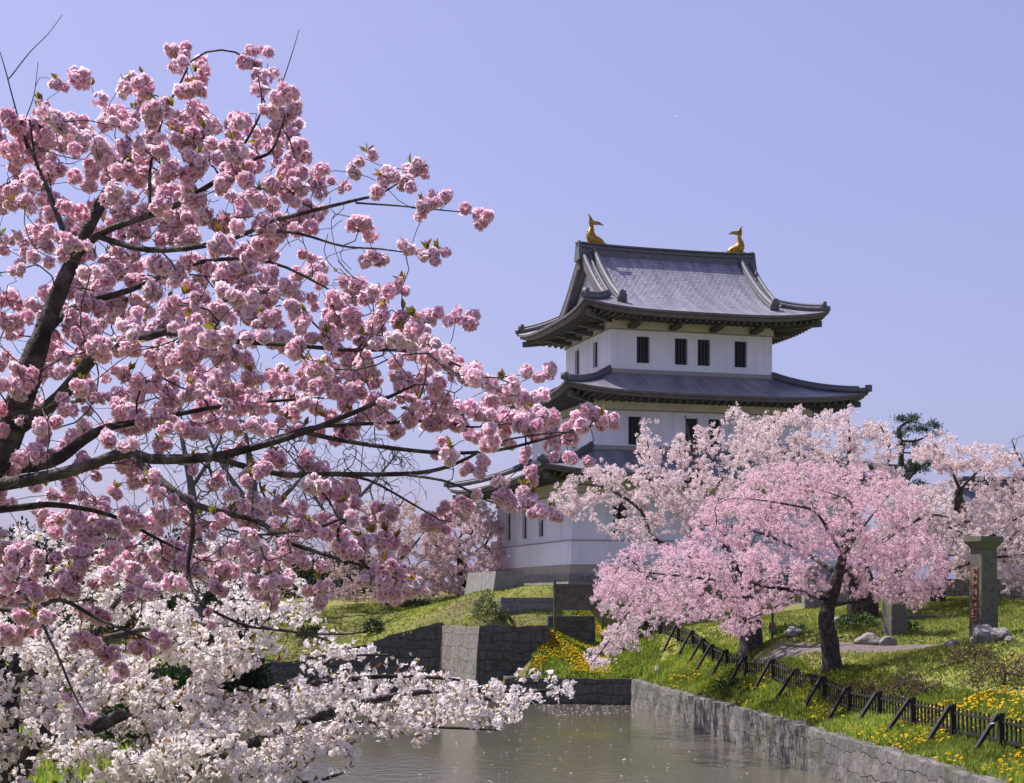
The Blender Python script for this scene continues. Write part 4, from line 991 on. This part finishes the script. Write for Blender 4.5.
# ---- farther cherries: trunk and limbs laid by hand, twigs grown to points spread through the crown's depth
def far_cherry(label, base, limbs, polys, Y0, depth, tone_in, tone_out, clump, per, size, seg=.4, tip=.008, group=None, density=1.0, mats=None, thin_cnt=10, bark='bark_far', green=0, twigs=0, spread=1.0):
    bx_, by_ = base[0], base[1]
    root = empty('cherry_tree', (bx_, by_, gz(bx_, by_)), 0, label, 'cherry tree', group)
    T = Tree()
    for li, (pts, rad) in enumerate(limbs):
        if li: rad = [r_ * .6 for r_ in rad]
        w_ = [P(*p_) if p_[2] > 0 else (bx_, by_, gz(bx_, by_) - .2) for p_ in pts]; T.limb(w_, rad)
    tg = []
    for poly, n_, dz in polys:
        xy = gaps(poly_sample(poly, int(n_ * 1.35)), .05, .085, -.22, n_ * .1); n_ = len(xy); cx_, hw = xy[:, 0].mean(), (xy[:, 0].max() - xy[:, 0].min()) / 2
        fall = np.sqrt(np.clip(1 - ((xy[:, 0] - cx_) / (hw * 1.15)) ** 2, .08, 1))
        tg.append(PP(xy, Y0 + dz + rng.uniform(-1, 1, n_) * depth * fall))
    tg = np.concatenate(tg); ends = T.grow(tg, seg=seg, jit=.10, up=.04)
    T.radii(tip, .42); T.mesh('trunk', M[bark], root, 6, 3, .03)
    if clump:
        pos = np.array(T.p); sel = np.where((T.cnt <= thin_cnt) & (np.array(T.minr) == 0))[0]
        c0 = pos[sel]; c0 = np.repeat(c0, clump, 0) + rng.normal(0, .09 * spread, (len(c0) * clump, 3)); n_ = len(c0)
        dr = rand_dirs(n_ * per); fc = np.repeat(c0, per, 0) + dr * size * rng.uniform(.3, .95, (n_ * per, 1))
        tn = np.repeat(rng.normal(0, .055, (n_, 1)), per, 0)
        o_ = np.clip(np.array(tone_out) + tn, 0, .95); i_ = np.clip(np.array(tone_in) + tn, 0, .95)
        a, b_ = flowers(fc, dr, np.full(n_ * per, size * .62) * rng.uniform(.7, 1.2, n_ * per), 3, .5, .55, i_, o_)
        quads_mesh('blossoms', [a], [b_], mats or M['petal_rose'], root)
        if green:
            m_ = int(n_ * green); ci = rng.integers(0, n_, m_); dd = rand_dirs(m_)
            a, b_ = leaves(c0[ci], dd, rng.uniform(.08, .14, m_), np.array([[.16, .13, .035]]) * rng.uniform(.6, 1.3, (m_, 1)), .25); quads_mesh('young_leaves', [a], [b_], M['leaf'], root)
    return root

PALE_IN, PALE_OUT = (.70, .53, .54), (.90, .80, .80)
ROSE_IN, ROSE_OUT = (.72, .41, .50), (.92, .755, .80)
b0 = P(750, 650, 60)
far_cherry('pale blossom cherry with thick trunk behind the fence, boughs drooping left before the keep', b0,
  [([(0, 0, 0), (751, 630, 60), (745, 600, 60), (735, 575, 60)], [.55, .42, .36, .3]),
   ([(740, 590, 60), (700, 560, 60), (665, 545, 60), (651, 535, 60), (640, 510, 60), (610, 490, 60), (582, 484, 60), (556, 492, 60)], [.26, .2, .16, .13, .1, .07, .05, .03]),
   ([(651, 535, 60), (640, 500, 61), (650, 465, 62), (645, 430, 62)], [.12, .1, .06, .03]),
   ([(735, 575, 60), (720, 530, 62), (700, 480, 63), (690, 440, 63), (685, 415, 63)], [.25, .2, .15, .08, .04]),
   ([(738, 570, 60), (750, 520, 58), (760, 485, 58)], [.22, .15, .06]),
   ([(700, 560, 60), (660, 580, 57), (630, 610, 55), (610, 640, 54), (590, 665, 54)], [.16, .11, .08, .05, .02])],
  [([(545, 505), (560, 482), (590, 466), (615, 458), (625, 470), (650, 480), (700, 470), (720, 520), (690, 540), (640, 545), (610, 535), (580, 520)], 230, 0),
   ([(625, 470), (640, 430), (655, 418), (668, 445), (690, 425), (715, 415), (735, 405), (750, 420), (775, 425), (790, 470), (760, 520), (700, 530), (650, 500)], 330, 2),
   ([(600, 600), (630, 570), (690, 560), (700, 600), (660, 625), (640, 640), (615, 660), (583, 672), (590, 650), (615, 620)], 170, -4)],
  60, 3.0, PALE_IN, PALE_OUT, 3, 7, .085, tip=.006, group='pale cherries below the keep', green=.05)
b0 = P(864, 624, 68)
far_cherry('pale blossom cherry with a dark leaning trunk, topping the other trees right of the keep', b0,
  [([(0, 0, 0), (862, 600, 68), (855, 560, 68), (850, 520, 68)], [.7, .6, .5, .38]),
   ([(855, 560, 68), (820, 510, 67), (790, 470, 67), (775, 430, 67)], [.3, .22, .13, .04]),
   ([(850, 520, 68), (845, 480, 68), (850, 440, 68), (845, 405, 68)], [.3, .2, .1, .04]),
   ([(850, 520, 68), (880, 480, 69), (890, 450, 69), (880, 425, 69)], [.25, .16, .09, .04]),
   ([(855, 560, 68), (900, 530, 66), (930, 515, 65), (955, 520, 65)], [.22, .14, .08, .03])],
  [([(720, 450), (760, 420), (800, 405), (830, 412), (850, 405), (885, 425), (903, 455), (900, 480), (860, 500), (800, 500), (740, 490)], 420, 0),
   ([(840, 500), (900, 480), (960, 505), (985, 540), (960, 570), (880, 575), (850, 560)], 300, -2)],
  68, 3.5, PALE_IN, PALE_OUT, 3, 7, .09, tip=.006, group='pale cherries below the keep', green=.06)
b0 = P(938, 604, 70)
far_cherry('open pale cherry with a forked limb against the sky near the right edge', b0,
  [([(0, 0, 0), (938, 585, 70), (942, 555, 70), (952, 520, 70), (957, 503, 70), (960, 490, 70)], [.4, .32, .27, .2, .17, .15]),
   ([(960, 490, 70), (952, 472, 70), (944, 456, 70), (932, 442, 70)], [.13, .1, .07, .03]),
   ([(960, 490, 70), (973, 476, 70), (986, 467, 70), (1005, 458, 70)], [.12, .09, .06, .03]),
   ([(942, 555, 70), (985, 540, 69), (1015, 520, 69), (1040, 505, 69)], [.18, .13, .09, .04]),
   ([(938, 575, 70), (980, 560, 68), (1020, 555, 67), (1050, 550, 67)], [.15, .1, .07, .03])],
  [([(880, 545), (905, 490), (960, 480), (1000, 490), (1060, 480), (1060, 600), (1000, 590), (940, 570)], 520, 1.5),
   ([(905, 455), (925, 440), (938, 430), (950, 435), (960, 450), (975, 445), (1000, 448), (1020, 458), (1000, 468), (985, 470), (965, 480), (935, 470)], 170, 0),
   ([(985, 480), (1000, 455), (1060, 450), (1060, 520), (1000, 520)], 130, .5),
   ([(885, 500), (920, 485), (950, 500), (965, 520), (940, 560), (890, 560)], 150, 0),
   ([(960, 545), (985, 520), (1010, 505), (1060, 500), (1060, 590), (1010, 580), (960, 575)], 260, -1)],
  70, 2.6, PALE_IN, PALE_OUT, 3, 7, .085, tip=.006, group='pale cherries below the keep', green=.05)
b0 = P(833, 668, 50)
far_cherry('rose pink cherry with a dark curved trunk standing on the bank behind the fence', b0,
  [([(0, 0, 0), (830, 645, 50), (826, 622, 50), (830, 600, 50), (838, 575, 50), (843, 556, 50)], [.34, .28, .25, .24, .17, .13]),
   ([(843, 556, 50), (828, 530, 49.5), (814, 511, 49), (790, 505, 48.7), (767, 501, 48.5), (740, 498, 48.4)], [.1, .085, .07, .055, .04, .02]),
   ([(843, 556, 50), (852, 536, 50.3), (851, 503, 50.6), (835, 495, 50.8), (818, 489, 51)], [.1, .085, .065, .04, .02]),
   ([(846, 552, 50), (861, 530, 50), (875, 512, 50), (890, 494, 50)], [.08, .065, .05, .02]),
   ([(830, 600, 50), (800, 592, 49), (760, 585, 48), (700, 578, 47.5), (640, 572, 47)], [.15, .13, .1, .07, .03]),
   ([(830, 606, 50), (870, 598, 50.5), (905, 592, 51), (940, 588, 51.5)], [.13, .09, .06, .02]),
   ([(838, 575, 50), (800, 550, 52), (750, 530, 53), (700, 525, 53.5)], [.13, .1, .07, .03]),
   ([(838, 575, 50), (880, 550, 52), (915, 530, 53), (935, 515, 53.5)], [.13, .09, .06, .03]),
   ([(800, 592, 49), (770, 610, 46.5), (740, 622, 46)], [.07, .05, .02])],
  [([(594, 600), (600, 565), (635, 545), (690, 540), (740, 545), (790, 560), (830, 565), (830, 590), (790, 600), (765, 622), (740, 638), (715, 615), (680, 622), (640, 612), (605, 618)], 480, -1.5),
   ([(690, 540), (700, 505), (740, 480), (790, 462), (850, 466), (905, 480), (930, 505), (925, 540), (880, 550), (830, 560), (760, 555)], 560, 1.4),
   ([(840, 560), (900, 540), (935, 535), (950, 570), (948, 592), (915, 605), (870, 598), (840, 590)], 260, .5)],
  50, 3.6, ROSE_IN, ROSE_OUT, 4, 7, .056, seg=.3, tip=.0045, green=.0, thin_cnt=12)
b0 = P(462, 592, 93)
far_cherry('bright pink cherry left of the keep behind the lawn', b0,
  [([(0, 0, 0), (462, 578, 93), (460, 560, 93), (458, 540, 93)], [.3, .25, .2, .12]), ([(460, 560, 93), (435, 545, 92), (425, 530, 92)], [.15, .1, .04]), ([(460, 560, 93), (485, 545, 94), (492, 525, 94)], [.15, .1, .04])],
  [([(420, 588), (418, 550), (430, 520), (455, 500), (485, 503), (500, 525), (505, 560), (500, 592), (460, 596)], 700, 0)],
  93, 3.2, (.76, .54, .59), (.94, .79, .81), 3, 6, .10, seg=.45, tip=.012, group='pink cherries behind the left lawn', green=.3)
b0 = P(385, 603, 91)
far_cherry('brownish pink cherry with budding leaves behind the left lawn', b0,
  [([(0, 0, 0), (384, 590, 91), (382, 570, 91), (380, 545, 91)], [.3, .25, .2, .12]), ([(382, 572, 91), (355, 550, 90), (340, 530, 90)], [.15, .1, .04]), ([(382, 575, 91), (410, 550, 92), (425, 530, 92)], [.15, .1, .04])],
  [([(325, 600), (328, 550), (345, 515), (380, 498), (415, 500), (440, 525), (446, 570), (440, 598), (385, 602)], 650, 0)],
  91, 3.2, (.58, .42, .41), (.80, .64, .62), 3, 6, .085, seg=.45, tip=.012, group='pink cherries behind the left lawn', green=.6)

# bare trees
def bare(label, base, limbs, polys, Y0, depth, seg=.6, tip=.013):
    bx_, by_ = base[0], base[1]
    root = empty('bare_tree', (bx_, by_, gz(bx_, by_)), 0, label, 'bare tree', 'leafless trees'); T = Tree()
    for pts, rad in limbs: T.limb([P(*p_) if p_[2] > 0 else (bx_, by_, gz(bx_, by_) - .2) for p_ in pts], rad)
    for poly, n_ in polys: T.grow(PP(poly_sample(poly, n_), Y0 + rng.uniform(-depth, depth, n_)), seg=seg, jit=.04, up=.0)
    T.radii(tip, .44)
    pos = np.array(T.p); par = np.array(T.par); k = np.where((par >= 0) & (np.array(T.minr) == 0))[0]
    mb_o = T.mesh('trunk', M['bark_bare'], root, 6, 3, .03)
    return root
b0 = P(254, 612, 90)
bare('grey leafless tree with thick trunk seen through the pink blossoms', b0, [([(0, 0, 0), (254, 580, 90), (254, 520, 90), (252, 480, 90), (245, 430, 90)], [.45, .38, .34, .26, .1]), ([(254, 530, 90), (285, 495, 90), (310, 470, 90)], [.2, .14, .04]), ([(254, 510, 90), (225, 470, 90), (205, 430, 90)], [.2, .13, .04]), ([(252, 480, 90), (275, 440, 91), (285, 400, 91)], [.16, .1, .03])],
     [([(190, 560), (195, 420), (225, 370), (260, 360), (300, 400), (335, 460), (330, 560), (260, 530)], 750)], 90, 4)
b0 = P(198, 614, 84)
bare('leafless tree left of the thick grey trunk, behind the white cherry', b0, [([(0, 0, 0), (198, 580, 84), (196, 530, 84), (190, 480, 84), (180, 430, 84)], [.35, .3, .25, .18, .08]), ([(196, 530, 84), (165, 490, 84), (140, 450, 84)], [.15, .1, .03]), ([(190, 490, 84), (220, 440, 85), (230, 390, 85)], [.14, .09, .03])],
     [([(110, 560), (120, 430), (160, 370), (220, 350), (250, 400), (240, 540)], 560)], 84, 4)
b0 = P(335, 608, 98)
bare('slim leafless tree above the brownish pink cherry', b0, [([(0, 0, 0), (335, 570, 98), (338, 520, 98), (345, 470, 98)], [.3, .24, .18, .06]), ([(338, 520, 98), (375, 480, 98), (400, 450, 98)], [.13, .09, .03]), ([(338, 530, 98), (310, 490, 98), (295, 460, 98)], [.12, .08, .03])],
     [([(285, 560), (285, 470), (320, 440), (370, 430), (415, 450), (430, 500), (400, 530), (340, 540)], 560)], 98, 4)
bare('hazy leafless tree cut off by the right edge', (36, 108), [([(0, 0, 0), (1045, 540, 108), (1044, 490, 108), (1040, 450, 108)], [.4, .3, .22, .08]), ([(1044, 490, 108), (1020, 460, 108), (1012, 440, 108)], [.14, .08, .02])],
     [([(1004, 500), (1002, 450), (1015, 430), (1040, 415), (1080, 420), (1090, 520)], 240)], 108, 4, tip=.01)

# pine
def pine():
    bx_, by_, _ = P(903, 590, 76); root = empty('pine_tree', (bx_, by_, gz(bx_, by_)), 0, 'dark crooked pine rising above the blossom right of the keep', 'pine tree'); T = Tree()
    T.limb([(bx_, by_, gz(bx_, by_) - .1), P(905, 540, 76), P(902, 500, 76), P(901, 470, 76), P(901, 448, 76), P(899, 430, 76), P(904, 424, 76), P(912, 419, 76)], [.3, .26, .22, .17, .13, .09, .06, .03])
    T.limb([P(901, 441, 76), P(915, 441, 76), P(925, 437, 75.5), P(933, 432, 75)], [.07, .06, .04, .02]); T.limb([P(901, 452, 76), P(912, 453, 76.3), P(922, 450, 76.5)], [.05, .04, .02])
    T.limb([P(902, 490, 76), P(912, 475, 75.5), P(922, 465, 75.3), P(938, 461, 75)], [.09, .07, .05, .03])
    cl = [(300, 130), (322, 105), (330, 118), (250, 215), (235, 200), (292, 180), (245, 280), (255, 285), (325, 265), (345, 295), (395, 300), (375, 175), (345, 180), (400, 185), (440, 145), (455, 165), (470, 205), (310, 375), (300, 395), (330, 380), (430, 380), (415, 390), (480, 355), (15, 215), (60, 235), (340, 420), (360, 400), (390, 420), (380, 520), (340, 500), (360, 540), (260, 120), (240, 118), (575, 650), (750, 720)]
    xy = np.array([(860 + a * .166, 400 + b_ * .166) for a, b_ in cl]); c = PP(xy, 76 + rng.uniform(-1.2, 1.2, len(xy)))
    T.grow(c, seg=.3, jit=.1); T.radii(.015, .4); T.mesh('trunk', M['bark_far'], root, 6, 4, .03)
    n_ = 120; ctr = np.repeat(c, n_, 0) + rng.normal(0, 1, (len(c) * n_, 3)) * np.array([.14, .14, .09])
    dd = rand_dirs(len(ctr)) + np.array([0, 0, .8]); cc = np.array([[.028, .05, .022]]) * rng.uniform(.6, 1.7, (len(ctr), 1))
    a, b_ = leaves(ctr, dd, rng.uniform(.12, .22, len(ctr)), cc, .10); quads_mesh('needles', [a], [b_], M['needle'], root)
pine()

# evergreen clumps and shrubs
def shrub(name, label, cat, x, y, rx, rz_, n_, cols, size, group=None, stems=7, leafm='leaf_green', wid=.3, twig=.006, z=None):
    z = gz(x, y) if z is None else z; root = empty(name, (x, y, z), 0, label, cat, group); T = Tree()
    T.limb([(x, y, z - .05), (x, y, z + rz_ * .15)], [twig * 4, twig * 3])
    d = rand_dirs(n_); d[:, 2] = np.abs(d[:, 2]); rad = rng.uniform(.45, 1, (n_, 1)) ** .6
    lump = 1 + .35 * np.array([noise.noise(Vector(tuple(v * 2 + x))) for v in d])[:, None]
    c = np.array([x, y, z]) + d * rad * lump * np.array([rx, rx, rz_])
    st = c[rng.choice(n_, min(n_, stems * 10), replace=False)]; T.grow(st, seg=rx * .3, jit=.15, up=.05); T.radii(twig, .4); T.mesh('stems', M['bark_far'], root, 5, 3, .02)
    dd = d + rng.normal(0, .5, (n_, 3)); cc = np.array(cols)[rng.integers(0, len(cols), n_)] * rng.uniform(.6, 1.35, (n_, 1))
    a, b_ = leaves(c, dd, rng.uniform(.6, 1.3, n_) * size, cc, wid); quads_mesh('foliage', [a], [b_], M[leafm], root)
    return root
EV = [(.025, .045, .018), (.035, .06, .022), (.02, .035, .016)]
GR = [(.07, .11, .03), (.10, .14, .035), (.06, .09, .03)]
BR = [(.17, .10, .055), (.12, .085, .04), (.10, .11, .035)]
def at(px_, py_, Y_): p_ = P(px_, py_, Y_); return p_[0], p_[1]
shrub('evergreen_shrub', 'dark evergreen bush behind the white cherry crown', 'bush', *at(225, 612, 62), 1.6, 3.4, 5200, EV, .22, 'dark evergreens at left')
shrub('evergreen_shrub', 'dark evergreen bush at the left edge behind the pink branches', 'bush', *at(25, 620, 58), 1.8, 3.2, 5200, EV, .22, 'dark evergreens at left')
shrub('evergreen_shrub', 'low dark evergreen bush filling the gap under the white cherry', 'bush', *at(165, 700, 34), 1.5, 1.9, 5200, EV, .13, 'dark evergreens at left')
shrub('shrub', 'round pale green shrub on the lawn before the keep', 'shrub', *at(486, 614, 77), .75, 1.15, 1500, [(.14, .17, .06), (.18, .20, .09), (.10, .13, .05)], .10, 'shrubs on the left lawn')
shrub('shrub', 'very small green shrub right of the round pale shrub', 'shrub', *at(505, 617, 76.5), .35, .55, 350, GR, .09, 'shrubs on the left lawn')
shrub('shrub', 'small dark clipped pine shrub in the middle of the left lawn', 'shrub', *at(374, 622, 82), .5, .75, 700, EV, .12, 'shrubs on the left lawn')
shrub('shrub', 'low rounded dark shrub at the left end of the lawn', 'shrub', *at(314, 622, 84), .95, .75, 1200, EV, .12, 'shrubs on the left lawn')
shrub('shrub', 'dark small shrub under the brightest pink cherry', 'shrub', *at(416, 604, 88), .8, .45, 600, EV, .12, 'shrubs on the left lawn')
for lb, px_, py_, Y_, rx, rz_, n_ in (('twiggy brown azalea behind the fence right of the pink trunk', 862, 690, 46, .9, .75, 950), ('reddish budding azalea in the middle of the right bank', 902, 694, 44.5, .75, .7, 1200), ('half bare azalea with a crooked stem behind the fence', 925, 697, 43.5, .8, .6, 800), ('wide rust coloured azalea at the right edge of the bank', 1004, 682, 41.5, 1.1, .9, 1400), ('tiny leafless azalea close to the pink tree trunk', 812, 680, 48.5, .7, .6, 420), ('spreading azalea right of the path end', 975, 672, 45.5, .8, .45, 900)):
    shrub('azalea_shrub', lb, 'shrub', *at(px_, py_, Y_), rx, rz_, n_, BR, .07, 'azaleas on the right bank', stems=9, leafm='leaf', twig=.008)
for lb, px_, py_, Y_, rx, rz_, n_ in (('leafy green weed clump between rocks behind the pink trunk', 858, 634, 60, .9, .5, 700), ('green weed clump by the hidden gate pillar', 905, 633, 58, .6, .45, 450), ('bright weed clump right of the dark pale cherry trunk', 790, 636, 62, .8, .4, 500), ('weed clump beside the path bend', 730, 655, 57, .6, .35, 350)):
    shrub('weed_clump', lb, 'plant', *at(px_, py_, Y_), rx, rz_, n_, [(.09, .15, .03), (.07, .12, .03)], .13, 'green weed clumps')
for lb, px_, Y_, rx, rz_, cols_, lf in (('dark evergreen thicket at the lawn edge above the white cherry trunk', 70, 90, 3.2, 3.2, EV, .26), ('brown twiggy thicket at the left end of the lawn, close to the water', 128, 88, 3.0, 2.6, BR, .22), ('dark evergreen thicket under the left grey bare tree', 205, 89, 2.8, 2.7, EV, .26), ('dark evergreen hedge bush far behind the lawn at the picture left', 40, 100, 4.2, 4.6, EV, .3), ('brownish budding thicket far behind the white cherry', 110, 103, 4.5, 4.2, BR, .26), ('second dark evergreen clump behind the two grey bare trees', 178, 101, 4.0, 4.0, EV, .3), ('pinkish brown thicket between the grey bare trees and the budding cherry', 262, 104, 4.2, 3.9, [(.42, .29, .28), (.30, .2, .18)], .24), ('low dark thicket at the foot of the brownish pink cherry', 340, 104, 4.0, 2.6, EV, .28)):
    shrub('thicket', lb, 'bush', *at(px_, 606, Y_), rx, rz_, 5200, cols_, lf, 'thickets behind the left lawn')
# young tree with a small tag board
sx_, sy_ = at(772, 640, 61); so_ = empty('sapling', (sx_, sy_, gz(sx_, sy_)), 0, 'thin staked sapling with a reddish name tag between the trunks', 'sapling')
w = MB(); z_ = gz(sx_, sy_); w.tube([(sx_, sy_, z_ - .1), (sx_ + .03, sy_, z_ + .9), (sx_, sy_, z_ + 1.8)], [.05, .04, .02], 6); w.build('trunk', M['bark_far'], so_)
w = MB(); w.box((sx_, sy_ - .08, z_ + .55), (.26, .03, .3)); w.build('name_tag', M['plaque'], so_)

# ------------------------------------------------------------------ grass, dandelions, loose petals
def scatter(poly, n_):
    p_ = poly_sample(poly, n_); k = ~in_poly(p_[:, 0], p_[:, 1], MOAT) & (seg_dist(p_[:, 0], p_[:, 1], PATH) > .75)
    for wl in (WALL_R, WALL_F): k &= seg_dist(p_[:, 0], p_[:, 1], wl) > .38
    p_ = p_[k]; return np.c_[p_, ground(p_[:, 0], p_[:, 1])]
def blades(areas):
    V, C_ = [], []
    for poly, n_, h0, h1, cols in areas:
        c = scatter(poly, n_)
        pat = np.array([fbm(a, b_, .35, 2) for a, b_ in c[:, :2]])
        for _ in range(4):
            m_ = len(c); hh = rng.uniform(h0, h1, m_) * (1 + .5 * pat); a = rng.uniform(0, 6.28, m_); lean = rng.uniform(.1, .6, m_) * hh
            d = np.c_[np.cos(a), np.sin(a), np.zeros(m_)]; t_ = np.c_[-np.sin(a), np.cos(a), np.zeros(m_)]; wv = rng.uniform(.008, .018, m_)[:, None] * (1 + c[:, 1:2] / 60)
            b_ = c + np.c_[rng.normal(0, .05, (m_, 2)), np.full(m_, -.01)]; up = np.array([[0, 0, 1.]])
            V.append(np.stack([b_ - t_ * wv, b_ + t_ * wv, b_ + t_ * wv * .7 + up * hh[:, None] * .6 + d * lean[:, None] * .4, b_ + up * hh[:, None] + d * lean[:, None]], 1).reshape(-1, 3))
            cc = np.array(cols)[rng.integers(0, len(cols), m_)] * (rng.uniform(.75, 1.25, m_) * np.clip(1 + .7 * pat, .5, 1.5))[:, None]; C_.append(np.repeat(cc, 4, 0))
    return V, C_
GC = [(.20, .29, .035), (.25, .32, .045), (.31, .31, .065), (.14, .22, .03)]
DRY = GC + [(.36, .29, .13)]
RB = [(9.3, 27), (19, 27), (23, 50), (22, 74), (6, 74), (5, 69), (7.3, 51), (8.6, 36)]
V, C_ = blades([(RB, 42000, .05, .14, DRY), ([(9.3, 28), (13.5, 28), (12.5, 40), (9.8, 55), (8.5, 70), (5.5, 70), (7.3, 51), (8.6, 36)], 24000, .08, .24, GC),
                ([(.6, 71.5), (6.5, 70.5), (7, 78), (3, 79), (1.8, 75.5)], 9000, .10, .25, GC), ([(-16, 79), (-3, 77), (-1.4, 73.8), (2, 74), (3, 80), (-4, 92), (-18, 92)], 12000, .04, .10, DRY),
                ([(-12, 16), (-4.5, 18), (-9, 38), (-20, 42)], 7000, .08, .2, GC)])
tag(quads_mesh('grass', V, C_, M['blade'], None), kind='stuff')
def dandelions():
    V, C_ = [], []
    for poly, n_, thr in (([(.8, 71.9), (4.6, 71.2), (4.2, 74), (5.0, 77), (3.6, 79), (2.2, 75.6)], 4600, -.35), ([(9.5, 28), (13, 28), (13.2, 38), (10.4, 48), (8.5, 50), (8.6, 37)], 3000, -.25), ([(10, 40), (18, 38), (17, 46), (11, 47)], 1300, -.02), ([(6, 62), (7, 52), (9, 52), (8.5, 66), (7, 72)], 500, .05), ([(5, 71), (6.6, 70), (7, 77), (4, 77)], 250, .1), ([(13, 47), (20, 44), (21, 55), (14, 50)], 160, .1)):
        c = scatter(poly, n_); c = c[np.array([fbm(a, b_, .5, 9) for a, b_ in c[:, :2]]) > thr]
        m_ = len(c); c[:, 2] += rng.uniform(.06, .17, m_); nr = np.c_[rng.normal(0, .3, (m_, 2)) + np.array([-.1, -.2]), np.ones(m_)]
        o_ = np.array([[.86, .66, .02]]) * rng.uniform(.8, 1.1, (m_, 1)); i_ = np.array([[.80, .50, .01]]) * np.ones((m_, 1)); sz = rng.uniform(.022, .036, m_) * (1 + c[:, 1] / 110)
        for cup, sc in ((.1, 1.0), (.7, .7)):
            a, b_ = flowers(c, nr, sz * sc, 6, cup, .5, i_, o_); V.append(a); C_.append(b_)
    tag(quads_mesh('dandelions', V, C_, M['yellow'], None), kind='stuff')
dandelions()
def petals():
    p_ = np.concatenate([poly_sample([(1.5, 62), (5.3, 66), (5.2, 69.8), (1, 70.6)], 170), poly_sample([(-3, 36), (8, 42), (6.5, 56), (5, 66), (-2, 68)], 130)])
    p_ = p_[in_poly(p_[:, 0], p_[:, 1], MOAT)]; c = np.c_[p_, np.full(len(p_), .012)]
    col = np.tile([[.75, .62, .64]], (len(c), 1)); a, b_ = flowers(c, np.tile([[0, 0, 1.]], (len(c), 1)), rng.uniform(.025, .055, len(c)), 3, .12, .5, col, col)
    tag(quads_mesh('floating_petals', [a], [b_], M['petal_white'], None), kind='stuff')
petals()
for i, (px_, py_, Y_, lb) in enumerate(((502, 689, 4.2, 'falling petal above the water left of the bastion'), (558, 702, 5, 'falling petal over the low dark moat wall'), (656, 668, 5, 'falling petal over the weeds left of the fence'), (411, 654, 6, 'falling petal before the dark left moat wall'), (634, 716, 6, 'falling petal at the corner of the curved moat wall'), (509, 556, 7, 'falling petal before the white keep wall'), (992, 723, 6, 'falling petal over the last fence brace'), (676, 116, 9, 'falling petal high in the open sky'))):
    w = MB(); s = .009; R3 = Matrix.Rotation(i * 1.3, 3, 'Z') @ Matrix.Rotation(R(60 + 17 * i), 3, 'X'); p_ = Vector(P(px_, py_, Y_))
    prof_ = [(0, -1, 0), (.55, -.4, .25), (.75, .35, .3), (.4, .95, .2), (0, .75, .05), (-.4, .95, .2), (-.75, .35, .3), (-.55, -.4, .25)]
    ring = [p_ + R3 @ (Vector(v) * s) for v in prof_]; ctr = p_ + R3 @ Vector((0, 0, -.0005))
    for j in range(8): w.poly([ctr, ring[j], ring[(j + 1) % 8]])
    tag(w.build('petal', M['petal_loose'], None, True), lb, 'petal', 'petals falling through the air')
